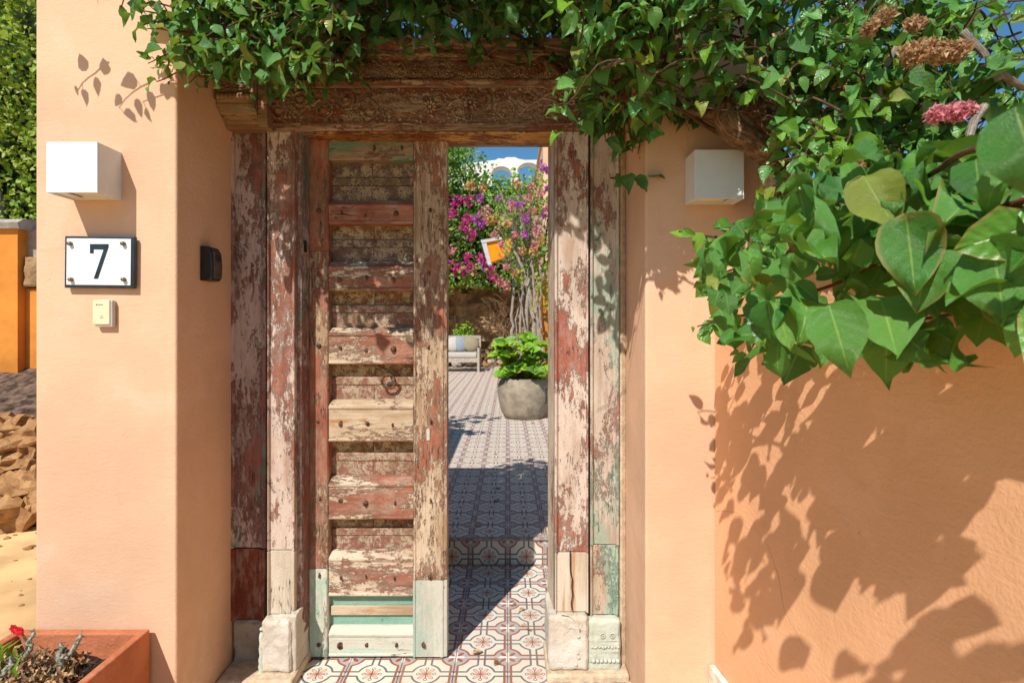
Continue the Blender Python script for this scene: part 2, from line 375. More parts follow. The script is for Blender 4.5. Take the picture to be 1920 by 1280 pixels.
class MB:
    def __init__(s): s.bm = bmesh.new(); s.uv = s.bm.loops.layers.uv.new('UVMap')
    def face(s, vs, uvs=None):
        try: f = s.bm.faces.new(vs)
        except ValueError: return
        if uvs:
            for lp, u in zip(f.loops, uvs): lp[s.uv].uv = u
        return f
    def box(s, a, b, rot=None, piv=None):
        x0, y0, z0 = a; x1, y1, z1 = b
        P = [(x0, y0, z0), (x1, y0, z0), (x1, y1, z0), (x0, y1, z0), (x0, y0, z1), (x1, y0, z1), (x1, y1, z1), (x0, y1, z1)]
        P = [Vector(p) for p in P]
        if rot:
            c = Vector(piv) if piv else sum(P, Vector())/8
            P = [c+rot@(p-c) for p in P]
        v = [s.bm.verts.new(p) for p in P]
        for f in ((0, 3, 2, 1), (4, 5, 6, 7), (0, 1, 5, 4), (1, 2, 6, 5), (2, 3, 7, 6), (3, 0, 4, 7)): s.bm.faces.new([v[i] for i in f])
        return s
    def extrude(s, prof, axis, t0, t1):
        """prof: closed polygon in the two axes other than `axis`, in xyz order"""
        def pt(a, b, t): return {'x': (t, a, b), 'y': (a, t, b), 'z': (a, b, t)}[axis]
        A = [s.bm.verts.new(pt(a, b, t0)) for a, b in prof]; B = [s.bm.verts.new(pt(a, b, t1)) for a, b in prof]
        n = len(prof)
        for i in range(n): s.bm.faces.new((A[i], A[(i+1) % n], B[(i+1) % n], B[i]))
        s.bm.faces.new(A[::-1]); s.bm.faces.new(B)
        return s
    def tube(s, pts, rad, n=8, cap=True):
        pts = [Vector(p) for p in pts]; k = len(pts)
        rs = rad if isinstance(rad, (list, tuple)) else [rad]*k
        rings = []; prev = None; L_ = 0; Ls = []
        for i, p in enumerate(pts):
            t = (pts[min(i+1, k-1)]-pts[max(i-1, 0)])
            t = t.normalized() if t.length > 1e-9 else Vector((0, 0, 1))
            if prev is None:
                a = Vector((0, 0, 1)) if abs(t.z) < .9 else Vector((1, 0, 0)); u = t.cross(a).normalized()
            else: u = (prev-t*prev.dot(t)); u = u.normalized() if u.length > 1e-6 else t.orthogonal().normalized()
            w = t.cross(u); prev = u
            if i: L_ += (p-pts[i-1]).length
            Ls.append(L_)
            rings.append([s.bm.verts.new(p+(u*math.cos(2*math.pi*j/n)+w*math.sin(2*math.pi*j/n))*rs[i]) for j in range(n)])
        for i in range(k-1):
            for j in range(n):
                j2 = (j+1) % n
                s.face((rings[i][j], rings[i][j2], rings[i+1][j2], rings[i+1][j]),
                       [(j/n, Ls[i]*4), ((j+1)/n, Ls[i]*4), ((j+1)/n, Ls[i+1]*4), (j/n, Ls[i+1]*4)])
        if cap and n > 2: s.face(rings[0][::-1]); s.face(rings[-1])
        return s
    def lathe(s, prof, c=(0, 0, 0), n=24, axis='z'):
        rings = []
        for r, h in prof:
            ring = []
            for j in range(n):
                a = 2*math.pi*j/n; q = (r*math.cos(a), r*math.sin(a), h)
                if axis == 'y': q = (q[0], q[2], q[1])
                ring.append(s.bm.verts.new(Vector(c)+Vector(q)))
            rings.append(ring)
        for i in range(len(rings)-1):
            for j in range(n): s.face((rings[i][j], rings[i][(j+1) % n], rings[i+1][(j+1) % n], rings[i+1][j]))
        s.face(rings[0][::-1]); s.face(rings[-1])
        return s
    def blob(s, c, r, sub=1, jit=0, seed=0, rot=None):
        res = bmesh.ops.create_icosphere(s.bm, subdivisions=sub, radius=1)
        for v in res['verts']:
            d = v.co.copy(); k = 1+jit*mnoise.noise(d*1.7+Vector((seed*3.1, seed, 0)))
            q = Vector((d.x*r[0], d.y*r[1], d.z*r[2]))*k
            if rot: q = rot@q
            v.co = Vector(c)+q
        return s
    def build(s, name, mat=None, parent=None, smooth=False, bevel=0, seg=2, org=None, recalc=True, **k):
        if recalc: bmesh.ops.recalc_face_normals(s.bm, faces=s.bm.faces)
        if org is None: org = parent.matrix_world.translation if False else (PORG.get(parent.name, Vector()) if parent else Vector())
        org = Vector(org)
        for v in s.bm.verts: v.co -= org
        me = bpy.data.meshes.new(name); s.bm.to_mesh(me); s.bm.free()
        if smooth: me.polygons.foreach_set('use_smooth', [True]*len(me.polygons))
        if mat: me.materials.append(mat)
        o = bpy.data.objects.new(name, me); COL.objects.link(o)
        if parent: o.parent = parent; o.location = org-PORG.get(parent.name, Vector()); PORG[o.name] = org
        else: o.location = org; PORG[o.name] = org
        if bevel:
            b = o.modifiers.new('bevel', 'BEVEL'); b.width = bevel; b.segments = seg; b.limit_method = 'ANGLE'; b.angle_limit = R(35)
        return tag(o, **k)
PORG = {}                     # world origins of things, so parts can be written in world coordinates
def thing(name, loc, label, cat, group=None):
    o = empty(name, loc, label=label, cat=cat, group=group); PORG[o.name] = Vector(loc); return o
def inst(src, name, parent, loc, rot=None, scale=None, mat=None, **k):
    """another object on the same mesh; loc in world coordinates"""
    o = src.copy() if isinstance(src, bpy.types.Object) else bpy.data.objects.new(name, src)
    o.name = name; COL.objects.link(o); o.parent = parent
    pw = PORG.get(parent.name, Vector()) if parent else Vector()
    o.location = Vector(loc)-pw
    if rot is not None: o.rotation_euler = rot
    if scale is not None: o.scale = scale if isinstance(scale, (tuple, list)) else (scale,)*3
    PORG[o.name] = Vector(loc)
    for kk in ('label', 'category', 'kind'):
        if kk in o: del o[kk]
    return tag(o, **k)
def roughen(o, amt, sc=20, sub=2):
    sm = o.modifiers.new('sub', 'SUBSURF'); sm.subdivision_type = 'SIMPLE'; sm.levels = sub; sm.render_levels = sub
    t = bpy.data.textures.new('rough', 'CLOUDS'); t.noise_scale = 1/sc; t.noise_depth = 3
    d = o.modifiers.new('disp', 'DISPLACE'); d.texture = t; d.strength = amt; d.mid_level = .5; d.texture_coords = 'LOCAL'

# ------------------------------------------------------------------ foliage
def leaf_arrays(nu, nv, curl=.25, fold=.35, wave=0., seed=0, width=.78):
    """ovate pointed leaf, length 1 along +Y from its stalk, normal +Z"""
    PV = [0, .05, .18, .36, .56, .76, .90, 1]; PW = [.10, .52, .88, 1., .86, .50, .18, 0]
    vs_ = {8: [0, .06, .15, .28, .44, .60, .76, .89, 1], 3: [0, .14, .52, 1], 4: [0, .10, .36, .72, 1], 6: [0, .06, .22, .44, .66, .86, 1]}[nv]
    V = []; UV = []; Fc = []
    for j, v in enumerate(vs_):
        w = float(np.interp(v, PV, PW))*.5*width
        for i in range(nu+1):
            u = -1+2*i/nu
            x = u*w; y = v-(.05*abs(u) if 0 < j < 3 else 0)-(.02 if j == 0 else 0)
            z = -curl*(v-.35)**2*1.2+fold*abs(u)*w*.9+wave*math.sin(v*8+seed*2.1+u*1.6)*.085*abs(u)
            V.append((x, y, z)); UV.append((i/nu, v))
    for j in range(len(vs_)-1):
        for i in range(nu):
            a = j*(nu+1)+i; Fc.append((a, a+1, a+nu+2, a+nu+1))
    return np.array(V, float), Fc, np.array(UV, float)
def mesh_from(name, V, Fc, UV, mat, smooth=True):
    me = bpy.data.meshes.new(name); me.from_pydata([tuple(v) for v in V], [], Fc)
    uvl = me.uv_layers.new(name='UVMap'); idx = [i for f in Fc for i in f]
    uvl.data.foreach_set('uv', UV[idx].astype('f').ravel())
    if smooth: me.polygons.foreach_set('use_smooth', [True]*len(me.polygons))
    me.materials.append(mat); return me
HI = [leaf_arrays(4, 6, c, f, w, s, wd) for c, f, w, s, wd in ((.3, .35, 1, 0, .80), (.6, .2, 1.4, 1, .72), (.1, .55, .8, 2, .84), (.9, .3, 1.2, 3, .76), (-.2, .45, 1.5, 4, .70))]
LO = [leaf_arrays(2, 4, c, f, .6, s, wd) for c, f, s, wd in ((.3, .35, 0, .8), (.7, .25, 1, .72), (.0, .5, 2, .8))]
BIG = [leaf_arrays(4, 8, c, f, w, s, wd) for c, f, w, s, wd in ((.3, .3, 1.2, 0, .84), (.7, .2, 1.5, 1, .78), (.1, .5, 1., 2, .88), (1.0, .35, 1.4, 3, .80), (-.3, .4, 1.7, 4, .74))]
LEAFMESH = {}
def leafmesh(matkey, i):
    k = (matkey, i)
    if k not in LEAFMESH: LEAFMESH[k] = mesh_from('leaf', *(BIG if matkey == 'leafC' else HI)[i], M[matkey])
    return LEAFMESH[k]
def frame(pos, tip, nrm, size):
    y = tip.normalized(); z = nrm-y*nrm.dot(y)
    z = z.normalized() if z.length > 1e-4 else y.orthogonal().normalized()
    x = y.cross(z)
    return Matrix(((x.x*size, y.x*size, z.x*size, pos.x), (x.y*size, y.y*size, z.y*size, pos.y), (x.z*size, y.z*size, z.z*size, pos.z), (0, 0, 0, 1)))
def rv(s=1.): return Vector((random.gauss(0, s), random.gauss(0, s), random.gauss(0, s)))
def make_leaf(pos, size, face=None, spread=.55, droop=.8, out=None):
    """a leaf turned to the light with its tip hanging"""
    f = face or Vector((-.35, -.8, .75))
    n = (f.normalized()+rv(spread)).normalized()
    t = Vector((0, 0, -droop))+rv(.45)+(out*.5 if out else Vector())
    t = t-n*t.dot(n)
    if t.length < 1e-3: t = n.orthogonal()
    return frame(pos, t, n, size)@Matrix.Diagonal((random.uniform(.72, 1.18), 1, random.uniform(.3, 2.2), 1))
def joined(name, mats, matkey, parent, lib=LO, **k):
    """all the leaves of `mats` as one mesh"""
    if not mats: return
    org = PORG.get(parent.name, Vector()) if parent else Vector()
    VV = []; FF = []; UU = []; off = 0
    A = np.array([np.array(m) for m in mats])
    grp = rng.integers(0, len(lib), len(mats))
    for g in range(len(lib)):
        sel = A[grp == g]
        if not len(sel): continue
        V, Fc, UV = lib[g]
        W = np.einsum('nij,vj->nvi', sel[:, :3, :3], V)+sel[:, None, :3, 3]
        n = len(sel); nv = len(V)
        VV.append(W.reshape(-1, 3)); f = np.array(Fc)
        FF.append((f[None]+(np.arange(n)*nv)[:, None, None]+off).reshape(-1, 4)); UU.append(np.tile(UV[f.ravel()], (n, 1))); off += n*nv
    V = np.concatenate(VV)-np.array(org); Fa = np.concatenate(FF); U = np.concatenate(UU)
    me = bpy.data.meshes.new(name); me.vertices.add(len(V)); me.vertices.foreach_set('co', V.astype('f').ravel())
    me.loops.add(Fa.size); me.loops.foreach_set('vertex_index', Fa.astype('i').ravel())
    me.polygons.add(len(Fa)); me.polygons.foreach_set('loop_start', (np.arange(len(Fa))*4).astype('i'))
    me.update(calc_edges=True); me.validate()
    uvl = me.uv_layers.new(name='UVMap'); uvl.data.foreach_set('uv', U.astype('f').ravel())
    me.polygons.foreach_set('use_smooth', [True]*len(me.polygons)); me.materials.append(M[matkey])
    o = bpy.data.objects.new(name, me); COL.objects.link(o)
    if parent: o.parent = parent
    return tag(o, kind='stuff', **k)
def split_leaves(items, parent, limit=300, wmul=None):
    """items: (matrix, material). The ones that show largest become leaf parts, the others are joined"""
    grid = {}; cand = []
    for i, (m, mk) in enumerate(items):
        p = m.translation
        if p.y < .25: continue
        px = VX+F*p.x/p.y; py = VY-F*(p.z-EYE)/p.y
        if not (0 < px < 1920 and 0 < py < 1280): continue
        cand.append((p.y, px, py, i))
    cand.sort(); vis = []
    for d, px, py, i in cand:
        key = (int(px/22), int(py/22)); c = grid.get(key, 0)
        if c < 2: vis.append((items[i][0].to_scale().y/d, i))
        grid[key] = c+1
    vis.sort(reverse=True); pick = set(i for _, i in vis[:limit])
    org = PORG.get(parent.name, Vector())
    for i in pick:
        m, mk = items[i]
        o = bpy.data.objects.new('leaf', leafmesh(mk, i % len(HI))); COL.objects.link(o); o.parent = parent
        mm = m.copy(); mm.translation = m.translation-org; o.matrix_local = mm
    rest = {}
    for i, (m, mk) in enumerate(items):
        if i not in pick: rest.setdefault(mk, []).append(m)
    for mk, ms in rest.items(): joined('leaf_mass', ms, mk, parent)
def in_lamp(p):
    if not .2 < p.y < 1.8: return False
    px, py = VX+F*p.x/p.y, VY-F*(p.z-EYE)/p.y
    return 1262 < px < 1412 and 262 < py < 402
def sprig(items, stems, p, d, length, size, mk, step=.03, face=None, spread=.5, droop=.8, sag=.35, young=0.):
    """a twig with alternate leaves"""
    pts = [p.copy()]; q = p.copy(); dd = d.normalized(); n = max(2, int(length/step)); side = 1
    for i in range(n):
        dd = (dd+rv(.12)+Vector((0, 0, -sag*.12))).normalized(); q = q+dd*step; pts.append(q.copy())
        lat = dd.cross(Vector((0, 0, 1))); lat = lat.normalized() if lat.length > .1 else Vector((1, 0, 0))
        out = (lat*side+rv(.3)).normalized(); side = -side
        s = size*random.choice((.55, .8, .95, 1.1, 1.3))*random.uniform(.9, 1.1)*(1-.35*(i/n))
        lp = q+out*size*.35; k = mk
        if random.random() < young*(i/n+.3): k = 'leafY'
        items.append((make_leaf(lp, s, face, spread, droop, out), k))
        if i % 3 == 0: stems.append(([q, q.lerp(lp, .6)+Vector((0, 0, .004)), lp], .0011))
    stems.append((pts, [.0030*(1-.6*i/len(pts)) for i in range(len(pts))]))
def build_stems(stems, parent, mat, name='twig', n=4):
    mb = MB()
    for pts, r in stems:
        if any(in_lamp(p) for p in pts): continue
        mb.tube(pts, r, n, cap=False)
    return mb.build(name, mat, parent, smooth=True, recalc=False, kind='stuff')
def wobble(a, b, n, amt, seed=0):
    a, b = Vector(a), Vector(b); out = []
    for i in range(n+1):
        t = i/n; w = math.sin(math.pi*t)**.5 if 0 < t < 1 else 0
        out.append(a.lerp(b, t)+Vector((mnoise.noise((t*3+seed, 1, seed)), mnoise.noise((seed, t*3, 2)), mnoise.noise((3, seed, t*3+9))))*amt*w*2)
    return out
def smoothpath(pts, sub=5):
    pts = [Vector(p) for p in pts]; out = []
    for i in range(len(pts)-1):
        p0 = pts[max(i-1, 0)]; p1 = pts[i]; p2 = pts[i+1]; p3 = pts[min(i+2, len(pts)-1)]
        for k in range(sub):
            t = k/sub
            out.append(.5*((2*p1)+(p2-p0)*t+(2*p0-5*p1+4*p2-p3)*t*t+(3*p1-p0-3*p2+p3)*t**3))
    out.append(pts[-1]); return out

# ================================================================== SETTING
def struct(name, mb, mat, **k):
    o = mb.build(name, mat, **k); o['kind'] = 'structure'; return o
g = MB()
vs = [g.bm.verts.new(p) for p in ((-400, -400, -.012), (400, -400, -.012), (400, 600, -.012), (-400, 600, -.012))]
g.bm.faces.new(vs)
struct('ground', g, M['ground'])
STEP_Y, STEP_H = 2.855, .143
# lower tiled floor
LF = struct('tiled_floor', MB().box((-1.20, 1.655, -.03), (.62, STEP_Y, -.006)), M['mortar'])
tb = MB().box((-.0988, -.0988, -.008), (.0988, .0988, 0))
tile0 = tb.build('tile', M['tile'], LF, bevel=.0018, seg=1)
tmesh = tile0.data
first = True
for j in range(6):
    for i in range(-6, 3):
        cx, cy = i*.2+.1, 1.755+j*.2
        loc = Vector((cx, cy, random.uniform(-.0006, .0006)))
        if first: tile0.location = loc; PORG[tile0.name] = loc; first = False; continue
        o = inst(tile0, 'tile', LF, loc, rot=(0, 0, random.choice((0, R(90), R(180), R(270)))+random.uniform(-.004, .004)))
# riser and patio
UF = struct('patio_floor', MB().box((-1.24, STEP_Y+.014, -.2), (5, 5.6549, STEP_H-.010)).box((-3, 5.655, -.2), (5, 18, STEP_H)), M['tilefar'])
for j in range(14):
    for i in range(-6, 7):
        cx, cy = i*.2+.1, STEP_Y+.1+j*.2
        inst(tile0, 'tile', UF, (cx, cy, STEP_H-.001+random.uniform(-.0006, .0006)), rot=(0, 0, random.choice((0, R(90), R(180), R(270)))+random.uniform(-.003, .003)))
# cut riser tiles: their top edge is a tile corner
RV = MB()
me_r = None
rb = MB().box((-.0992, -.0430, -.008), (.0992, .0992, 0)); r0 = rb.build('riser_tile', M['tile'], UF, bevel=.001, seg=1)
for k, i in enumerate(range(-6, 7)):
    loc = (i*.2+.1, STEP_Y+.004, .0432)
    if k == 0: o = r0; o.location = loc
    else: o = inst(r0, 'riser_tile', UF, loc)
    o.rotation_euler = (R(90), 0, 0)
e = MB().extrude([(STEP_Y-.004, STEP_H-.012), (STEP_Y-.007, STEP_H-.004), (STEP_Y, STEP_H+.003), (STEP_Y+.016, STEP_H+.003), (STEP_Y+.016, STEP_H-.012)], 'x', -1.2, 1.4).build('step_nosing', M['stepstone'], UF)

# ---- pillars
def pillar(x0, x1, y0, y1, z1, label, mat='peach'):
    o = MB().box((x0, y0, -.02), (x1, y1, z1)).build('gate_pillar', M[mat], org=((x0+x1)/2, (y0+y1)/2, 0), bevel=.009, seg=3, smooth=True, label=label, cat='pillar')
    b = o.modifiers[0]; b.harden_normals = True
    return o
LPX, RPX, LPY, RPY = -1.027, .44, 1.65, 1.70
pl = pillar(-1.467, LPX, LPY, 2.2, 2.62, 'tall peach stucco gate pillar left of the door carrying the house number')
pr = pillar(RPX, .88, RPY, 2.2, 2.30, 'peach stucco gate pillar right of the door, half hidden by vine leaves')
# low wall on the right coming towards the camera
def lowwall():
    c0 = Vector((.66, RPY-.002)); dv = Vector((.108, -1)).normalized(); nv = Vector((-dv.y, dv.x))   # nv points +x
    def q(t, off): p = c0+dv*t+nv*off; return p
    w = thing('low_garden_wall', (.8, .7, 0), 'low peach garden wall under the bough, dappled with leaf shadows', 'wall')
    mb = MB(); T = 3.4
    A, B, C_, D = q(0, 0), q(T, 0), q(T, .2), q(0, .2)
    prof = [(A.x, A.y), (B.x, B.y), (C_.x, C_.y), (D.x, D.y)]
    mb.extrude(prof, 'z', -.02, 1.40).build('wall_body', M['peach2'], w, bevel=.006)
    A, B, C_, D = q(0, -.015), q(T, -.015), q(T, .215), q(0, .215)
    MB().extrude([(A.x, A.y), (B.x, B.y), (C_.x, C_.y), (D.x, D.y)], 'z', 1.402, 1.44).build('coping', M['peach2'], w, bevel=.01)
    A, B, C_, D = q(0.002, -.020), q(T, -.020), q(T, -.001), q(0.002, -.001)
    MB().extrude([(A.x, A.y), (B.x, B.y), (C_.x, C_.y), (D.x, D.y)], 'z', -.01, .20).build('skirting', M['skirt'], w, bevel=.003)
lowwall()
# garden wall running back behind the left pillar
MB().box((-1.45, 2.203, -.02), (-1.25, 4.3, 2.1)).build('garden_wall', M['peach'], org=(-1.35, 3.2, 0), label='peach garden wall running back behind the left gate pillar', cat='wall')

# ================================================================== DOOR FRAME
FR = thing('door_frame', (-.3, 2.0, 0), 'antique carved wooden door frame with peeling red and green paint', 'door frame')
W = {}
W['jl_out'] = wood('jamb_purple_brown', 'z', red=.50, teal=.34, pale=.5, redc=(.20, .075, .055), woodd=(.25, .16, .13), woodp=(.46, .35, .31), tealc=(.10, .21, .14), chips=.6)
W['jl_in'] = wood('jamb_red_white', 'z', red=.49, teal=0, pale=.95, rust=.25, woodd=(.42, .27, .19), woodp=(.58, .47, .39), chips=.85)
W['jr_in'] = wood('jamb_right_red_white', 'z', red=.49, teal=0, pale=.9, rust=.15, woodd=(.44, .31, .22), woodp=(.58, .48, .40), redc=(.29, .085, .05), chips=.8)
W['jr_out'] = wood('jamb_right_green', 'z', red=.40, teal=.42, pale=1, rust=.2, woodd=(.40, .28, .21), woodp=(.55, .47, .38), tealc=(.24, .34, .25), redc=(.27, .10, .07), chips=.7)
W['block_pale'] = wood('repair_block_pale', 'z', red=.02, teal=0, pale=1, rust=.85, woodd=(.50, .41, .30), woodp=(.58, .50, .40), chips=.3, crack=.8)
W['block_red'] = wood('repair_block_red', 'z', red=.92, teal=0, pale=.6, rust=.3, redc=(.13, .028, .014), chips=.55)
W['block_green'] = wood('repair_block_green', 'z', red=.42, teal=.62, pale=.7, rust=.3, tealc=(.24, .40, .30))
W['bead'] = wood('bead_mould', 'z', red=.35, teal=.1, pale=.8, woodd=(.34, .22, .13), woodp=(.66, .54, .40))
W['lintel'] = wood('lintel_wood', 'x', red=.45, teal=0, pale=.3, rust=.7, woodd=(.13, .07, .04), woodp=(.44, .32, .21), redc=(.17, .05, .025), chips=.5)
W['carve'] = wood('carved_wood', 'x', red=.42, teal=0, pale=.2, rust=.8, woodd=(.17, .09, .045), woodp=(.46, .33, .21), redc=(.20, .06, .03), chips=.5)
W['soffit'] = wood('soffit_wood_painted_light', 'x', red=.5, teal=0, pale=.3, rust=1, woodd=(.50, .26, .08), woodp=(.62, .36, .13), redc=(.12, .02, .012))  # orange light on the lintel underside is put into this wood colour
W['capital'] = wood('capital_wood', 'x', red=.40, teal=.34, pale=.15, rust=.6, woodd=(.21, .11, .05), woodp=(.42, .27, .15), tealc=(.16, .18, .09))

FY = 1.965                     # jamb front plane
def jamb(x0, x1, z0, z1, mat, yf=FY, bl=.008, br=.012, name='jamb_panel', parent=FR, back=2.12, label=None):
    """flat panel between two raised edge beads"""
    h = .010
    prof = [(x0, back), (x0, yf-h), (x0+bl*.3, yf-h-.003), (x0+bl, yf-h), (x0+bl+.003, yf), (x1-br-.003, yf), (x1-br, yf-h), (x1-br*.3, yf-h-.003), (x1, yf-h), (x1, back)]
    mb = MB().extrude(prof, 'z', z0, z1)
    return mb.build(name, mat, parent, bevel=.0012, seg=1, label=label)
# left, px (427-497) and (500-575)
s = 506.
def X(px, d=1.97): return (px-VX)/F*d
LT = 1.992                     # underside of the lintel
jamb(X(430), X(497), .452, 2.04, W['jl_out'], 1.985, .014, .016)
jamb(X(430), X(495), .185, .449, W['block_red'], 1.983, .018, .020, name='jamb_block', label='dark red repair block at the foot of the left jamb')
# left inner pilaster front at 1.95 with deep right return
jamb(X(502, 1.95), X(553, 1.95), .455, LT+.01, W['jl_in'], 1.958, .004, .009)
jamb(X(502, 1.95), X(553, 1.95), .220, .452, W['block_pale'], 1.957, .004, .009, name='jamb_block', label='bare pale repair block with rust stains')
# stop mould between pilaster and door leaf
MB().extrude([(X(553, 1.95)+.001, 1.97), (X(560, 1.95), 1.975), (X(566, 1.97), 1.99), (X(578, 2.03), 2.028), (X(578, 2.03), 2.12), (X(553, 1.95)+.001, 2.12)], 'z', .13, LT+.01).build('stop_mould', W['jl_out'], FR)
# mortar bead beside the left wall
mb = MB(); 
mb.extrude([(LPX-.01, 1.99), (LPX+.004, 1.975), (X(430)-.001, 1.985), (X(430)-.001, 2.1), (LPX-.01, 2.1)], 'z', 0, 2.04)
o = mb.build('mortar_edge', M['mortar'], FR); 
# right, inner (1040-1103), outer (1106-1160)
jamb(X(1040, 1.95), X(1103, 1.95), .448, LT+.01, W['jr_in'], 1.958, .010, .006)
jamb(X(1041, 1.95), X(1103, 1.95), .228, .445, W['block_pale'], 1.957, .004, .006, name='jamb_block', label='bare pale repair block with a long split')
jamb(X(1106), X(1160), .470, 2.04, W['jr_out'], 1.970, .010, .010)
jamb(X(1106), X(1159), .212, .467, W['block_green'], 1.969, .008, .010, name='jamb_block', label='green and brown repair block at the foot of the right jamb')
MB().extrude([(X(1160)+.002, 2.1), (X(1160)+.002, 1.975), (X(1166), 1.965), (RPX-.002, 1.975), (RPX-.002, 2.1)], 'z', 0, 2.06).build('mortar_edge', M['mortar'], FR, label='white flaking mortar between right jamb and wall')
MB().extrude([(X(1030, 2.05), 2.12), (X(1032, 2.05), 2.05), (X(1040, 1.95)-.001, 1.975), (X(1040, 1.95)-.001, 2.12)], 'z', .03, LT+.01).build('stop_mould', W['bead'], FR)

# split crack on the right pale block
pts = [at(1069+dx, y, 1.946) for dx, y in ((0, 1032), (0, 1060), (1, 1075), (4, 1085), (3, 1100), (5, 1115), (2, 1130), (4, 1143))]
MB().tube(pts, .0022, 4).build('split', M['black'], FR)

# stone bases
def stonebase(x0, x1, y0, z0, z1, mat, label, back=2.13, amt=.010):
    o = MB().box((x0, y0, z0), (x1, back, z1)).build('stone_base', M[mat], FR, bevel=.007, seg=1, label=label, smooth=True)
    roughen(o, amt, 30, 4); return o
b1 = stonebase(LPX+.004, X(492), 1.975, .0, .182, 'potstone', 'grey carved stone base under the left jamb')
b2 = stonebase(X(497, 1.94), X(552, 1.94), 1.905, .035, .218, 'marble', 'worn white marble base block under the left pilaster', amt=.014)
b2b = MB().extrude([(X(552, 1.94)-.01, 1.915), (X(558, 1.93), 1.92), (X(577, 2.03), 2.02), (X(577, 2.03), 2.13), (X(552, 1.94)-.01, 2.13)], 'z', .03, .235).build('stone_base', M['marble'], FR, bevel=.006, label='broken side slab of the left marble base')
roughen(b2b, .012, 25, 3)
b3 = stonebase(X(1028, 1.95), X(1101, 1.95), 1.925, .03, .225, 'marble', 'worn white marble base block under the right pilaster')
b4 = stonebase(X(1102, 1.95), X(1160), 1.935, .02, .208, 'marblegreen', 'green tinged carved stone base under the right jamb', amt=.008)
MB().box((LPX, 1.86, -.004), (X(575, 2.0), 2.12, .034)).build('plinth', M['mortar'], FR, bevel=.01)
MB().box((X(1024, 1.95), 1.905, -.004), (RPX-.003, 2.12, .028)).build('plinth', M['mortar'], FR, bevel=.008)
# carving on the bases
def beadrow(parent, x0, x1, y, z, n, r, mat, name='bead'):
    mb = MB()
    for i in range(n): mb.blob((x0+(x1-x0)*(i+.5)/n, y, z), (r, r*.7, r), 1)
    return mb.build(name, mat, parent, smooth=True)
beadrow(b4, X(1106), X(1158), 1.932, .062, 7, .0085, M['marblegreen'], 'bead_row')
beadrow(b4, X(1106), X(1158), 1.932, .112, 9, .005, M['marblegreen'], 'bead_row')
def ring_pts(c, r, n=14): return [(c[0]+r*math.cos(2*math.pi*i/n), c[1], c[2]+r*math.sin(2*math.pi*i/n)) for i in range(n+1)]
mb = MB()
for cx_ in (1130, 1148):
    c = at(cx_, 1191, 1.932); mb.tube(ring_pts(c, .0085), .0018, 5); mb.blob(c, (.003, .003, .003), 1)
for i in range(9):
    c = at(1110+i*5.4, 1212+2*math.sin(i*2), 1.931); mb.blob(c, (.004, .003, .004), 1)
for zz in (1201, 1222, 1240): mb.box(at(1104, zz+1, 1.933), at(1160, zz, 1.935))
mb.build('carving', M['marblegreen'], b4, smooth=True)
mb = MB()
mb.tube([at(x_, y_, 1.925) for x_, y_ in ((1052, 1150), (1066, 1153), (1078, 1162), (1085, 1172), (1088, 1184))], .003, 5)
mb.tube([at(x_, y_, 1.925) for x_, y_ in ((1070, 1172), (1078, 1178), (1086, 1178), (1092, 1170))], .0035, 5)
for x_, y_ in ((1068, 1176), (1085, 1194), (1083, 1224), (1085, 1233), (1080, 1246)): mb.blob(at(x_, y_, 1.925), (.007, .004, .006), 1)
mb.build('carving', M['marble'], b3, smooth=True)
# small carved colonnette at the left base
mb = MB()
cp = at(491, 1215, 1.915)
prof = [(.010, .010), (.014, .02), (.015, .03), (.009, .04), (.013, .055), (.010, .065), (.012, .08), (.008, .095), (.011, .12), (.008, .135), (.010, .16), (.007, .175)]
mb.lathe([(r, z) for r, z in prof], (cp.x, 1.915, 0), 10)
mb.blob((cp.x+.002, 1.912, .19), (.010, .010, .007), 1)
o = mb.build('colonnette', M['marblegreen'], FR, smooth=True)

# ---- lintel
LX0, LX1 = X(500, 1.94), X(1106, 1.94)
LB = MB().box((LX0, 1.945, LT), (LX1, 2.13, 2.152)).build('lintel_beam', W['lintel'], FR, bevel=.006)
MB().box((LX0+.16, 1.950, LT-.008), (LX1-.12, 2.06, LT-.001)).build('soffit_strip', W['soffit'], LB, bevel=.002)  # strip carries the orange underside light in its colour
UFZ = MB().extrude([(1.93, 2.153), (1.922, 2.160), (1.922, 2.168), (1.935, 2.172), (1.937, 2.246), (1.925, 2.252), (1.918, 2.258), (1.918, 2.276), (1.900, 2.284), (1.895, 2.305), (2.13, 2.305), (2.13, 2.153)], 'x', LX0+.002, X(1112, 1.93)).build('carved_frieze', W['lintel'], FR, bevel=.0015, seg=1)
def spiral(c, r0, turns, hand=1, start=0, n=22):
    pts = []
    for i in range(n+1):
        t = i/n; a = start+hand*turns*2*math.pi*t; r = r0*(1-.82*t)
        pts.append((c[0]+r*math.cos(a), c[1], c[2]+r*math.sin(a)))
    return pts
# scroll unit: two mirrored S curls and a palmette, built once and repeated along the frieze
mb = MB(); w_ = .041
for hd in (1, -1):
    mb.tube(spiral((hd*.020, 0, .020), .0185, 1.6, hd, R(90)), .0030, 5)
    mb.tube([(hd*.0395, 0, .008), (hd*.036, -.001, .02), (hd*.031, -.001, .040), (hd*.022, 0, .056), (hd*.012, 0, .060), (hd*.010, 0, .050)], .0026, 5)
    mb.tube([(0, 0, .004), (hd*.006, -.001, .02), (hd*.010, -.001, .034), (hd*.004, 0, .046)], .0024, 5)
    mb.blob((hd*.020, -.001, .020), (.005, .004, .005), 1)
for k in (-1, 0, 1): mb.blob((k*.006, 0, .058-abs(k)*.003), (.003, .003, .007), 1)
mb.blob((0, 0, .030), (.003, .003, .010), 1)
sc0 = mb.build('scroll', W['carve'], UFZ, smooth=True, org=(0, 0, 0))
n = 14; x0, x1 = LX0+.02, X(1105, 1.93)
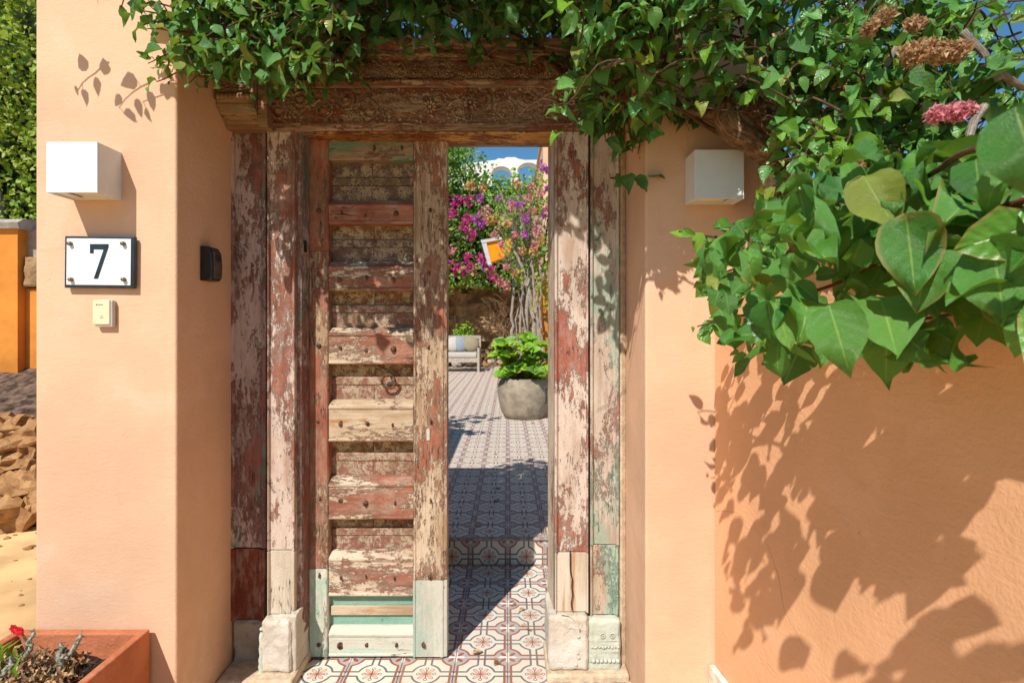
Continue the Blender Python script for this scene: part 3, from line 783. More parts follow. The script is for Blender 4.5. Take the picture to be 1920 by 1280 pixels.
for i in range(n):
    loc = (x0+(x1-x0)*(i+.5)/n, 1.9335, 2.176)
    if i == 0: sc0.location = Vector(loc)-PORG[UFZ.name]
    else: inst(sc0, 'scroll', UFZ, loc, scale=(1, 1, 1+random.uniform(-.04, .06)))
# dense foliage carving on the lower beam
mb = MB(); random.seed(21)
for i in range(15):
    cx_ = LX0+.04+i*.083; 
    if .38 < (cx_-LX0)/(LX1-LX0) < .47: continue
    up = i % 2
    mb.tube(spiral((cx_, 1.943, 2.085+(.02 if up else -.02)), .042, 1.8, 1 if up else -1, R(200) if up else R(160), 26), .0042, 5)
    mb.blob((cx_, 1.942, 2.085+(.02 if up else -.02)), (.012, .006, .012), 2)
for i in range(620):
    x_ = random.uniform(LX0+.012, LX1-.012); z_ = 2.018+random.random()*.128
    f_ = (x_-LX0)/(LX1-LX0)
    if .43 < f_ < .56 and random.random() < .6: continue
    a = random.uniform(0, math.pi)
    mb.blob((x_, 1.944, z_), (random.uniform(.004, .010), .0055, random.uniform(.003, .006)), 1, rot=Matrix.Rotation(a, 3, 'Y'))
mb.build('carving', W['carve'], LB, smooth=True, kind='stuff')
# central carved rosettes with the rusty hook between
mb = MB()
for px_, py_ in ((806, 200), (882, 192)):
    c = at(px_, py_, 1.935)
    for k in range(10):
        a = 2*math.pi*k/10
        mb.blob((c.x+.017*math.cos(a), c.y, c.z+.017*math.sin(a)), (.009, .006, .005), 1, rot=Matrix.Rotation(-a, 3, 'Y'))
    mb.blob(c, (.008, .009, .008), 1)
mb.build('rosette', W['carve'], LB, smooth=True)
c = at(878, 205, 1.915)
MB().tube([c+Vector((0, .03, .02)), c+Vector((0, .0, .02)), c, c+Vector((0, .0, -.02)), c+Vector((.005, .012, -.032))], .004, 6).build('hook', M['iron'], LB, smooth=True)
mb = MB()
for pz in (2.014, 2.150): mb.box((LX0+.004, 1.938, pz-.003), (LX1-.004, 1.946, pz+.003))
mb.build('moulding', W['carve'], LB, bevel=.001)
# capitals
def capital(x0, x1, label):
    yf = 1.80
    prof = [(2.10, 1.995), (1.935, 1.995), (1.925, 2.012), (1.90, 2.025), (1.872, 2.046), (1.865, 2.056), (1.870, 2.062), (1.856, 2.068), (1.852, 2.085), (1.862, 2.098), (1.862, 2.150), (1.852, 2.160), (1.850, 2.190), (1.840, 2.200), (1.840, 2.240), (2.10, 2.240)]
    o = MB().extrude(prof, 'x', x0, x1-.035).build('capital', W['capital'], FR, bevel=.002, seg=1, label=label)
    MB().extrude([(2.10, 1.990), (1.90, 1.990), (1.895, 2.02), (1.892, 2.24), (2.10, 2.24)], 'x', x1-.034, x1).build('capital_cheek', W['capital'], o, bevel=.003)
    beadrow(o, x0+.008, x1-.042, 1.850, 2.076, 8, .012, W['carve'], 'petal_row')
    mb = MB()
    for i in range(60):
        mb.blob((random.uniform(x0+.01, x1-.045), 1.861, random.uniform(2.10, 2.148)), (random.uniform(.007, .014), .008, random.uniform(.004, .008)), 1, rot=Matrix.Rotation(random.uniform(0, 3), 3, 'Y'))
    mb.tube([(x0+.012, 1.858, 2.096), ((x0+x1)/2-.02, 1.852, 2.105), (x1-.045, 1.858, 2.096)], .004, 6)
    mb.build('carving', W['carve'], o, smooth=True, kind='stuff')
capital(LPX+.004, X(497, 1.88), 'carved bracket capital with a row of petals at the left jamb')
capital(X(1108, 1.93), RPX-.003, 'carved bracket capital at the right jamb under the leaves')

# jamb nails and holes
nail = MB().lathe([(.0075, 0), (.0078, .003), (.006, .006), (.002, .008)], n=12).build('nail', M['iron'], FR, smooth=True)
nail.rotation_euler = (R(90), 0, 0)
NP = [(478, 353, 1.972), (470, 735, 1.976), (458, 758, 1.974), (1120, 368, 1.96), (552, 468, 1.95)]
for i, (a, b_, d_) in enumerate(NP):
    p = at(a, b_, d_)
    if i == 0: nail.location = p-PORG[FR.name]
    else: inst(nail, 'nail', FR, p, rot=(R(90), 0, 0), scale=.8)
p = at(571, 462, 2.0)
MB().box(p-Vector((.006, .012, .022)), p+Vector((.006, .01, .022))).build('hinge_plate', M['darkiron'], FR, bevel=.002)

# ================================================================== DOOR LEAF
DY = 2.04; DS = F/DY
def dx(px): return (px-VX)/DS
def dz(py): return EYE+(VY-py)/DS
DR = thing('door_leaf', (dx(580), DY, .02), 'closed weathered plank door leaf with peeling red paint and iron studs', 'door')
W['stile'] = wood('stile_red_bare', 'z', red=.58, teal=.05, pale=.4, rust=.35, woodd=(.36, .23, .13), woodp=(.54, .42, .29), redc=(.24, .085, .05), chips=.6)
W['stiler'] = wood('stile_bare', 'z', red=.46, teal=.04, pale=.45, rust=.6, woodd=(.33, .20, .11), woodp=(.56, .44, .31), redc=(.25, .09, .05), crack=1.)
W['stiletop'] = wood('stile_top', 'z', red=.70, teal=.32, pale=.2, woodd=(.30, .18, .11), woodp=(.48, .34, .22), tealc=(.12, .25, .17))
W['railtop'] = wood('rail_green', 'x', red=.3, teal=.62, pale=.1, woodd=(.16, .10, .06), woodp=(.36, .26, .17), tealc=(.08, .24, .16))
W['rail1'] = wood('rail_red', 'x', red=.74, pale=.2, woodd=(.34, .21, .13), woodp=(.62, .50, .36), chips=.4)
W['rail2'] = wood('rail_half_red', 'x', red=.50, pale=.7, woodd=(.44, .30, .19), woodp=(.58, .47, .34), redc=(.25, .088, .052), chips=.7)
W['rail3'] = wood('rail_bare', 'x', red=.38, pale=.6, rust=.6, woodd=(.38, .25, .14), woodp=(.54, .42, .29), redc=(.26, .12, .07), chips=.7)
W['railbot'] = wood('rail_pale_green', 'x', red=.0, teal=.5, pale=1, woodd=(.44, .42, .32), woodp=(.52, .50, .41), tealc=(.40, .50, .40))
W['stilebot'] = wood('stile_pale_green', 'z', red=.20, teal=.38, pale=.9, woodd=(.42, .40, .32), woodp=(.50, .48, .40), tealc=(.28, .38, .30), crack=.8)
W['mint'] = wood('mint_paint', 'z', red=.40, teal=.46, pale=.9, woodd=(.42, .42, .33), woodp=(.62, .60, .48), tealc=(.26, .42, .32))
W['tealp'] = wood('teal_panel', 'x', red=.05, teal=1.2, pale=.5, tealc=(.09, .34, .26), chips=.3, crack=.2)
M['flake'] = flaked('flaked_panel', (.26, .11, .07), (.46, .36, .25), (.15, .09, .06)); M['flakey'] = flaked('flaked_panel_ochre', (.22, .10, .05), (.48, .38, .20), (.05, .03, .02), (.50, .36, .12))
M['flaked'] = flaked('flaked_panel_dark', (.16, .10, .075), (.42, .31, .20), (.05, .035, .03), (.30, .22, .10))
zt, zb_ = dz(257), dz(1231)
def stile(x0, x1, z0, z1, mat, name='stile', label=None, bead='r'):
    y0 = DY
    if bead == 'r': prof = [(x0, y0+.055), (x0, y0), (x1-.012, y0), (x1-.010, y0-.004), (x1-.004, y0-.004), (x1, y0+.002), (x1, y0+.055)]
    else: prof = [(x0, y0+.055), (x0, y0+.002), (x0+.003, y0-.004), (x0+.009, y0-.004), (x0+.011, y0), (x1-.026, y0), (x1-.024, y0-.003), (x1-.015, y0-.003), (x1-.013, y0+.001), (x1, y0+.004), (x1, y0+.055)]
    return MB().extrude(prof, 'z', z0, z1).build(name, mat, DR, bevel=.001, seg=1, label=label)
sl_t = stile(dx(580), dx(616), dz(470), zt, W['stiletop'])
sl = stile(dx(580), dx(616), dz(1066), dz(470)-.0008, W['stile'])
slb = stile(dx(580), dx(615), zb_, dz(1066)-.001, W['mint'], 'stile_block', 'mint painted lower end of the left stile')
sr = stile(dx(775), dx(838), dz(1087), zt, W['stiler'], bead='l')
srb = stile(dx(774), dx(838), zb_, dz(1087)-.001, W['stilebot'], 'stile_block', 'pale green lower end of the right stile', bead='l')
RX0, RX1 = dx(616)+.0006, dx(775)-.0006
rails = [(262, 300, 'railtop'), (372, 420, 'rail1'), (488, 545, 'rail2'), (613, 683, 'rail2'), (750, 828, 'rail3'), (895, 974, 'rail2'), (1035, 1118, 'rail2'), (1176, 1231, 'railbot')]
RO = []
for k, (a, b_, mk) in enumerate(rails):
    z1_, z0_ = dz(a), dz(b_); ch = .022 if k else .004
    y0 = DY+.001
    prof = [(y0+.05, z0_), (y0+.003, z0_), (y0-.003, z0_+.004), (y0-.003, z0_+.010), (y0+.001, z0_+.013), (y0, z1_-ch-.014), (y0-.004, z1_-ch-.011), (y0-.005, z1_-ch-.003), (y0, z1_-ch), (y0+.020, z1_-.003), (y0+.05, z1_)]
    if k == 0: prof = [(y0+.05, z0_), (y0+.006, z0_), (y0, z0_+.006), (y0, zt-.001), (y0+.05, zt-.001)]
    o = MB().extrude(prof, 'x', RX0, RX1).build('rail', W[mk], DR, bevel=.0010, seg=1); RO.append(o)
# recessed panels
for k in range(7):
    z1_, z0_ = dz(rails[k][1]), dz(rails[k+1][0]); h = z1_-z0_; yb = DY+.048
    xm = (RX0+RX1)/2+random.uniform(-.008, .008)
    if k == 6:
        MB().box((RX0-.004, yb-.02, z0_-.01), (RX1+.004, yb, z1_+.01)).build('panel', W['tealp'], DR, label='teal painted bottom panel')
        MB().box((RX0+.003, yb-.032, z0_+h*.33), (RX1-.001, yb-.0205, z0_+h*.62)).build('batten', W['rail3'], DR, bevel=.002)
        continue
    mk = ['flaked', 'flakey', 'flakey', 'flakey', 'flakey', 'flakey'][k]; mk2 = ['flaked', 'flaked', 'flake', 'flake', 'flake', 'flake'][k]
    MB().box((RX0-.004, yb, z0_-.01), (xm-.0008, yb+.012, z1_+.01)).build('panel', M[mk], DR, bevel=.001, seg=1)
    MB().box((xm+.0008, yb+.0008, z0_-.01), (RX1+.004, yb+.012, z1_+.01)).build('panel', M[mk], DR, bevel=.001, seg=1)
    MB().extrude([(yb-.001, z0_+h*.40), (yb-.010, z0_+h*.41), (yb-.010, z0_+h*.60), (yb-.001, z0_+h*.63)], 'x', RX0, RX1).build('batten', M[mk2], DR, bevel=.001, seg=1)
    MB().box((RX0, yb-.007, z0_-.004), (xm-.0004, yb-.001, z0_+h*.395)).build('panel', M[mk2], DR, bevel=.001, seg=1)
    MB().box((xm+.0004, yb-.0065, z0_-.004), (RX1, yb-.001, z0_+h*.395)).build('panel', M[mk2], DR, bevel=.001, seg=1)
# studs
st0 = MB().lathe([(.0105, 0), (.0112, .0025), (.009, .006), (.004, .0085), (.001, .009)], n=14).build('stud', M['iron'], DR, smooth=True, org=(0, 0, 0))
first = True
def stud(px, py, sc_=1., parent=DR, y=DY-.0005):
    global first
    p = Vector((dx(px), y, dz(py)))
    if first: st0.location = p-PORG[DR.name]; st0.rotation_euler = (R(90), 0, 0); st0.scale = (sc_,)*3; first = False
    else: inst(st0, 'stud', DR, p, rot=(R(90), 0, random.uniform(0, 6)), scale=sc_*random.uniform(.85, 1.1))
for py in (395, 513, 648, 790, 934, 1078): stud(598, py, .9)
for py in (395, 513, 650, 790, 936, 1081): stud(806, py+random.uniform(-2, 2), 1.)
stud(598, 1208, .8); stud(795, 1208, 1.05)
for k, (a, b_, mk) in enumerate(rails):
    if k in (0,): 
        for px in (700, 752): stud(px, 278, 1.)
        continue
    zz = (a+b_)/2+6
    for px in ((640, 687, 740) if k < 7 else (637, 688, 741)): stud(px+random.uniform(-3, 3), zz+random.uniform(-3, 3), 1.3 if (k == 7 and px < 650) else (.8 if random.random() < .6 else 1.05))
for x_, y_ in ((800, 740), (780, 700), (823, 430)): stud(x_, y_, .5)
# ring pull
c = Vector((dx(727), DY+.018, dz(713)))
mb = MB(); mb.tube([(c.x+.0260*math.cos(a), c.y-.006*math.sin(a)-.004, c.z-.006+.0270*math.sin(a)) for a in [2*math.pi*i/20 for i in range(21)]], .0048, 8)
mb.tube([c+Vector((0, .025, .020)), c+Vector((0, -.006, .022)), c+Vector((0, -.010, .018)), c+Vector((0, -.006, .014)), c+Vector((0, .02, .016))], .003, 6)
mb.build('ring_handle', M['iron'], DR, smooth=True, label='rusty iron ring pull')
MB().box((dx(582), DY+.0555, zb_), (dx(836), DY+.062, zt-.004)).build('door_back', W['stile'], DR)
# small battens/splinters: bolt slot on the meeting stile
MB().box((dx(800), DY-.0035, dz(825)), (dx(806), DY-.001, dz(803))).build('slot_patch', M['marblegreen'], DR, bevel=.001)

# ================================================================== WALL FITTINGS
def cube_lamp(x0, x1, yf, yb, z0, z1, label):
    t = thing('wall_lamp', ((x0+x1)/2, yb, (z0+z1)/2), label, 'wall lamp', 'white cube wall lamps on the pillars')
    w = .004
    sh = MB()
    # shell: four walls open top and bottom, butt jointed
    sh.box((x0, yf, z0), (x1, yf+w, z1))
    sh.box((x0, yf+w, z0), (x0+w, yb, z1)); sh.box((x1-w, yf+w, z0), (x1, yb, z1))
    sh.box((x0+w, yb-w, z0+.002), (x1-w, yb-.001, z1-.002))
    sh.build('shade', M['lamp'], t, bevel=.0006, seg=1)
    # outline frame round the openings, and the opal insert set back inside
    fr = MB(); 
    for (za, zb2) in ((z0+.006, z0+.010), (z1-.010, z1-.006)):
        fr.box((x0+w, yf+w, za), (x0+.030, yb-w, zb2)); fr.box((x1-.030, yf+w, za), (x1-w, yb-w, zb2))
        fr.box((x0+.030, yf+w, za), (x1-.030, yf+.012, zb2))
    fr.build('inner_frame', M['lamp'], t)
    MB().box((x0+.031, yf+.013, z0+.012), (x1-.031, yb-w, z0+.03)).box((x0+.031, yf+.013, z1-.03), (x1-.031, yb-w, z1-.012)).build('diffuser', M['lampin'], t)
    return t
cube_lamp(-1.347, -1.1975, 1.5515, LPY, 1.665, 1.813, 'white cube wall lamp in full sun above the number plate')
cube_lamp(.568, .717, 1.613, RPY, 1.662, 1.811, 'white cube wall lamp in dappled shade beside the twisted trunk')

# number plate
t = thing('number_plate', at(188, 491, LPY), 'white enamel house number plate reading 7 with a dark border', 'sign')
yp = LPY-.018
a_, b_ = at(121, 443, yp), at(252, 540, yp)
rot = Matrix.Rotation(R(.6), 3, 'Y'); piv = (a_+b_)/2
def pz(px, py, y): q = at(px, py, yp); q.y = y; return q
pb = MB().box((a_.x, yp, b_.z), (b_.x, LPY-.006, a_.z), rot, piv).build('plate_border', M['navy'], t, bevel=.002)
a2, b2_ = at(125.5, 447.5, yp), at(246, 534.5, yp)
MB().box((a2.x, yp-.0022, b2_.z), (b2_.x, yp-.0002, a2.z), rot, piv).build('plate_face', M['enamel'], t, bevel=.001)
def poly(pts, y0, y1):
    mb = MB(); mb.extrude([(p.x, p.z) for p in pts], 'y', y0, y1); return mb
seven = [(168.5, 457.5), (203.5, 457.5), (203.5, 463), (183.5, 522.5), (175.5, 522.5), (194, 468), (175.5, 467.5), (175.5, 475), (168.5, 475)]
poly([at(x_, y_, yp-.003) for x_, y_ in seven], yp-.0030, yp-.0021).build('digit_seven', M['navy'], t)
for x_, y_ in ((132.5, 457), (232, 457), (134, 524), (233, 524)):
    q = at(x_, y_, yp-.003); c = Vector((q.x, yp-.0022, q.z))
    MB().lathe([(.0062, -.0), (.0062, -.009), (.004, -.011)], c, 14, 'y').build('screw', M['brass'], t, smooth=True)
# door bell
t = thing('doorbell', at(191, 588, LPY), 'small cream doorbell button below the number plate', 'doorbell')
yb = LPY-.022; a_, b_ = at(173, 562, yb), at(207, 611, yb)
MB().box((a_.x+.004, yb+.004, b_.z-.003), (b_.x+.003, LPY-.001, a_.z-.001)).build('bell_base', M['clear'], t, bevel=.004)
MB().box((a_.x, yb, b_.z+.004), (b_.x-.003, yb+.014, a_.z)).build('bell_cover', M['cream'], t, bevel=.003, seg=3)
ic = at(190.5, 594, yb-.001); r_ = .0048
mb = MB()
bell = [Vector((ic.x+x_*r_, 0, ic.z+z_*r_)) for x_, z_ in ((-1, -.7), (-.7, -.3), (-.6, .5), (-.3, .9), (.3, .9), (.6, .5), (.7, -.3), (1, -.7), (-1, -.7))]
mb.tube([(p.x, yb-.0002, p.z) for p in bell], .0005, 4); mb.blob((ic.x, yb, ic.z-.0048), (.0012, .0006, .0012), 1)
mb.build('bell_symbol', M['keygrey'], t)
mb = MB(); p = at(180, 571, yb)
mb.box((p.x, yb-.0005, p.z-.0016), (p.x+.004, yb-.0001, p.z+.0016))
for i in range(6): mb.box((p.x+.0055+i*.0028, yb-.0005, p.z-.0011), (p.x+.0075+i*.0028, yb-.0001, p.z+(.0009 if i % 2 else .0014)))
mb.build('maker_mark', M['keygrey'], t)
# key safe on the left reveal
t = thing('key_safe', (LPX, 1.80, 1.49), 'black key safe fixed to the shaded pillar side', 'key box')
x1 = LPX+.041
MB().extrude([(LPX+.001, 1.428), (x1-.008, 1.430), (x1, 1.440), (x1+.002, 1.48), (x1-.002, 1.525), (x1-.012, 1.543), (LPX+.001, 1.545)], 'y', 1.772, 1.836).build('case', M['black'], t, bevel=.004, seg=3)
MB().extrude([(x1-.006, 1.434), (x1+.003, 1.443), (x1+.005, 1.48), (x1+.001, 1.524), (x1-.006, 1.536)], 'y', 1.782, 1.831).build('cover', M['keygrey'], t, bevel=.003, seg=3)
MB().extrude([(x1+.001, 1.495), (x1+.0065, 1.497), (x1+.0045, 1.516), (x1-.001, 1.52)], 'y', 1.795, 1.820).build('dial_window', M['black'], t, bevel=.001)

# ================================================================== PLANTER
PX0, PX1, PY1, PZ = -1.507, -1.100, 1.636, .346
t = thing('planter', (-1.30, 1.35, 0), 'square terracotta planter with dried plants and one red flower', 'planter')
PYn = .95; wl_ = .026
mb = MB()
v = lambda x, y, z: mb.bm.verts.new((x, y, z))
o4 = [(PX0, PYn), (PX1, PYn), (PX1, PY1), (PX0, PY1)]
i4 = [(PX0+wl_, PYn+wl_), (PX1-wl_, PYn+wl_), (PX1-wl_, PY1-wl_), (PX0+wl_, PY1-wl_)]
ob = [v(x, y, -.0) for x, y in o4]; ot = [v(x, y, PZ) for x, y in o4]; it = [v(x, y, PZ) for x, y in i4]; ib = [v(x, y, PZ-.14) for x, y in i4]
for k in range(4):
    k2 = (k+1) % 4
    mb.bm.faces.new((ob[k], ob[k2], ot[k2], ot[k])); mb.bm.faces.new((ot[k], ot[k2], it[k2], it[k])); mb.bm.faces.new((it[k], it[k2], ib[k2], ib[k]))
mb.bm.faces.new(ob[::-1]); mb.bm.faces.new(ib)
mb.build('planter_box', M['terra'], t, bevel=.005, seg=3)
sm = MB(); nn = 18
grid = [[sm.bm.verts.new((PX0+wl_+.001+(PX1-PX0-2*wl_-.002)*i/nn, PYn+wl_+.001+(PY1-PYn-2*wl_-.002)*j/nn, PZ-.075+.022*mnoise.noise((i*.5, j*.5, 0))+.012*mnoise.noise((i*1.3, j*1.3, 4)))) for j in range(nn+1)] for i in range(nn+1)]
for i in range(nn):
    for j in range(nn): sm.bm.faces.new((grid[i][j], grid[i+1][j], grid[i+1][j+1], grid[i][j+1]))
sm.build('soil', M['soil'], t, smooth=True)
random.seed(5)
dp = thing('dried_plant', (-1.34, 1.40, .27), 'half dead succulent with thorny grey stems and a red flower in the planter', 'plant')
def thorny(p0, p1, r, n=26):
    mb = MB(); pts = wobble(p0, p1, 8, .012, random.random()*9)
    mb.tube(pts, [r*(1-.35*i/8) for i in range(9)], 7)
    for k in range(n):
        i = random.uniform(0, 7.9); a = pts[int(i)].lerp(pts[int(i)+1], i % 1); dr = rv().normalized()
        mb.tube([a, a+dr*(r+.009)], [.0018, .0003], 4, cap=False)
    return mb.build('thorny_stem', M['cactus'], dp, smooth=True)
thorny(at(105, 1262, 1.42), at(152, 1190, 1.47), .0085)
thorny(at(120, 1240, 1.42), at(112, 1205, 1.45), .007)
thorny(at(48, 1230, 1.44), at(62, 1180, 1.50), .007)
thorny(at(100, 1275, 1.38), at(125, 1225, 1.42), .006)
thorny(at(150, 1262, 1.45), at(190, 1250, 1.50), .006)
thorny(at(5, 1265, 1.35), at(25, 1228, 1.38), .006)
dl = leaf_arrays(2, 3, 1.2, .8, 0, 0, .5)
ms = []
for i in range(420):
    p = at(random.gauss(60, 42), random.uniform(1212, 1290), random.uniform(1.34, 1.52)); p.z = min(p.z, PZ+.02); p.x = min(max(p.x, PX0+.03), PX1-.06)
    p.z = max(p.z, PZ-.072); ms.append(frame(p, rv(), rv(), random.uniform(.015, .035)))
joined('dry_leaves', ms, 'dry', dp, [dl])
for i in range(14):
    p = at(random.uniform(-6, 34), random.uniform(1215, 1280), random.uniform(1.36, 1.5))
    bl = mesh_from('blade', dl[0]*np.array([.35, 1, .6]), dl[1], dl[2], M['leafY'])
    o = bpy.data.objects.new('blade', bl); COL.objects.link(o); o.parent = dp
    m_ = frame(p-PORG[dp.name], Vector((random.uniform(-.8, .5), -.2, .7)), Vector((0, -.5, 1))+rv(.2), random.uniform(.05, .075)); o.matrix_local = m_
mb = MB()
for (a, b__) in (((930-0)/5.65, (1175)), ):
    pass
# red flower over the rim
ms = []
for k in range(6):
    c = at(random.uniform(20, 50), random.uniform(1174, 1188), 1.50+random.uniform(-.01, .01))
    for j in range(6):
        a = j*math.pi/3; ms.append(frame(c, Vector((math.cos(a), -.3, math.sin(a))), Vector((0, -1, .5)), .014))
joined('red_flower', ms, 'redfl', dp, [leaf_arrays(2, 3, .2, .1, 0, 0, 1.)])
MB().tube([at(45, 1235, 1.46), at(52, 1205, 1.48), at(38, 1182, 1.50)], .003, 6).build('flower_stalk', M['twig'], dp, smooth=True)
mb = MB(); 
mb.tube([at(173, 1257, 1.5), at(168, 1240, 1.52), at(163, 1220, 1.535)], [.004, .004, .001], 5); mb.blob(at(170, 1246, 1.52), (.004, .004, .018), 1)
mb.build('dry_shoot', M['soil'], dp, smooth=True)

# ================================================================== LEFT STRIP: bank, wall, hedge
random.seed(12)
bank = MB()
def bankz(y): return -.02 if y < 3.45 else (.0+(y-3.45)*1.75 if y < 3.75 else .52+(y-3.75)*.38)
nx, ny = 24, 22
gr = [[bank.bm.verts.new((-7.5+6.0*i/nx, 3.35+1.7*j/ny, bankz(3.35+1.7*j/ny)+.05*mnoise.noise((i*.6, j*.6, 2)))) for j in range(ny+1)] for i in range(nx+1)]
for i in range(nx):
    for j in range(ny): bank.bm.faces.new((gr[i][j], gr[i+1][j], gr[i+1][j+1], gr[i][j+1]))
struct('earth_bank', bank, M['farsoil'], smooth=True)
rk = thing('stone_bank', (-3.4, 3.6, 0), 'loose ochre stones stacked against the earth bank', 'stone wall')
stones = [(6, 812, 30, 34, 0), (22, 802, 36, 20, 1), (54, 822, 40, 44, 0), (30, 838, 70, 26, 0), (52, 850, 26, 28, 1), (20, 868, 66, 22, 0), (56, 872, 22, 24, 1), (34, 892, 40, 18, 0),
          (18, 922, 52, 40, 0), (54, 910, 34, 46, 1), (22, 962, 76, 44, 1), (58, 950, 22, 26, 0), (-20, 850, 50, 40, 0), (-28, 900, 50, 40, 1), (-30, 950, 60, 44, 0), (70, 900, 30, 30, 0), (76, 940, 40, 34, 1), (4, 786, 30, 14, 1), (38, 788, 26, 12, 0)]
for k, (px, py, w_, h_, kind) in enumerate(stones):
    d = 3.72-(py-790)/190*.36
    c = at(px, py, d); sx = w_*d/F*.66; sz = h_*d/F*.72
    mb = MB(); mb.blob(c, (sx, max(sx*.7, .06), sz), 2, jit=.85, seed=k+3, rot=Matrix.Rotation(random.uniform(-.35, .15), 3, 'Y'))
    mb.build('stone', M['rock'], rk, smooth=False)
# orange boundary wall with a rounded cap and a broken stone end
ow = thing('boundary_wall', (-4.4, 4.8, 0), 'orange rendered boundary wall with rounded pale coping behind the stones', 'wall')
def wx(px, d): return (px-VX)/F*d
MB().box((-8, 4.7, .3), (wx(33, 4.7), 4.95, at(0, 430, 4.7).z)).build('wall_body', M['orange'], ow)
MB().box((wx(33, 4.7)+.002, 4.78, .3), (-1.6, 4.97, at(0, 541, 4.78).z)).build('wall_body', M['orange'], ow, label='lower orange wall section')
zc = at(0, 430, 4.7).z
cp_ = [(4.66, zc), (4.64, zc+.05), (4.70, zc+.09), (4.82, zc+.11), (4.95, zc+.09), (5.0, zc+.05), (4.99, zc)]
o = MB().extrude(cp_, 'x', -8, wx(44, 4.7)).build('coping', M['rockgrey'], ow, smooth=False)
o = MB().extrude([(4.80, at(0, 540, 4.8).z), (4.80, zc+.03), (4.86, zc+.06), (4.99, zc+.04), (4.99, at(0, 540, 4.8).z)], 'x', wx(34, 4.8), -1.6).build('stone_end', M['rockgrey'], ow, bevel=.02); roughen(o, .03, 5, 3)
o = MB().box((wx(42, 4.74), 4.74, at(0, 538, 4.8).z), (wx(80, 4.74), 4.80, at(0, 482, 4.8).z)).build('broken_stone', M['farrock'], ow, bevel=.02); roughen(o, .05, 8, 3)

def cloud(n, fn, size, face=None, spread=.8, droop=.4):
    ms = []
    while len(ms) < n:
        p = fn()
        if p is None: continue
        ms.append(make_leaf(p, size*random.uniform(.6, 1.25), face, spread, droop))
    return ms
def clumps(centres, n, size, sq=(1, 1, 1), **k):
    """leaves on the shells of many clumps: lit outside, dark gaps between"""
    ms = []
    for (c, r) in centres:
        m_ = int(n*r*r)
        for _ in range(m_):
            d = rv().normalized(); rr = r*random.uniform(.72, 1.05)
            p = Vector(c)+Vector((d.x*sq[0], d.y*sq[1], d.z*sq[2]))*rr
            ms.append(make_leaf(p, size*random.uniform(.6, 1.3), d*1.2+Vector((-.2, -.5, .5)), .5, .3))
    return ms
hd = thing('hedge', (-5.8, 6.2, 0), 'tall yellow green hedge with tiny blue flowers behind the orange wall', 'hedge')
cs = []
for i in range(230):
    z = random.uniform(1.5, 5.6); cs.append(((random.uniform(-7.4, -4.4), 5.8+random.uniform(-.35, .5), z), random.uniform(.22, .42)))
ms = clumps(cs, 420, .062)
joined('leaf_mass', ms, 'hedge', hd)
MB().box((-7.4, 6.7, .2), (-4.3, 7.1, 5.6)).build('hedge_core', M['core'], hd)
fl = [frame(Vector((random.uniform(-6.6, -5.2), 5.32+random.uniform(-.05, .1), random.uniform(1.8, 5))), rv(), Vector((0, -1, .4))+rv(.3), .04) for _ in range(160)]
joined('blue_flowers', fl, 'blue', hd)
mb = MB()
for i in range(5): mb.tube(wobble((-7+i*.6, 6.0, .1), (-7+i*.6, 6.0, 3), 6, .2, i), .05, 6)
mb.build('stem', M['palebark'], hd, smooth=True)

# ================================================================== VINE OVER THE GATE
random.seed(101)
VA = thing('climbing_vine', (-.3, 1.9, 2.3), 'climbing vine draped over the lintel and left pillar, shade darkened into its leaf colour', 'vine')
items, stems = [], []
def zlow(y, x):
    a = EYE+(.478+.080*float(np.interp(x, [-.62, -.45, .10, .25], [0, 1, 1, 0])))*y; b = 1.66+1.178*(2.04-y)
    return max(a, b)+.06*mnoise.noise((x*5, y*3, 0))
# main mass over the beam
for i in range(760):
    y = random.uniform(1.60, 2.35); x = random.uniform(-.98, .40)
    z = zlow(y, x)+.05+random.random()**1.4*.42
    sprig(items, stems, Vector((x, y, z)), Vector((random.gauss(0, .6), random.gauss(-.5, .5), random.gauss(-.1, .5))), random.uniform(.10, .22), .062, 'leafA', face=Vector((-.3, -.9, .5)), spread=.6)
# forward overhang above the frame that shades the door
for i in range(1500):
    y = random.uniform(1.08, 1.66); x = random.uniform(-.98 if y > 1.45 else -.72, .55)
    z = zlow(y, x)+.06+random.random()*.38
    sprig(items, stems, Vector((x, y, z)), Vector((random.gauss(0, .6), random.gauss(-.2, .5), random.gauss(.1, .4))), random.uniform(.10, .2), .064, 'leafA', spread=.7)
# hanging tips along the lower fringe
for px_, py_, d_, ln in ((430, 95, 1.72, .12), (452, 120, 1.74, .12), (505, 110, 1.76, .14), (560, 120, 1.78, .15), (600, 110, 1.8, .18), (640, 120, 1.8, .14), (585, 140, 1.80, .12), (690, 80, 1.85, .09), (760, 70, 1.88, .07),
                         (820, 85, 1.86, .08), (905, 95, 1.86, .07), (985, 90, 1.86, .08), (1075, 100, 1.82, .10), (540, 90, 1.72, .15), (615, 80, 1.74, .12), (380, 70, 1.62, .12)):
    for k in range(2): sprig(items, stems, at(px_+random.uniform(-12, 12), py_-25, d_), Vector((random.uniform(-.4, .6), -.1, -1)), ln, .052, 'leafA', step=.032, face=Vector((-.2, -1, .35)), spread=.4)
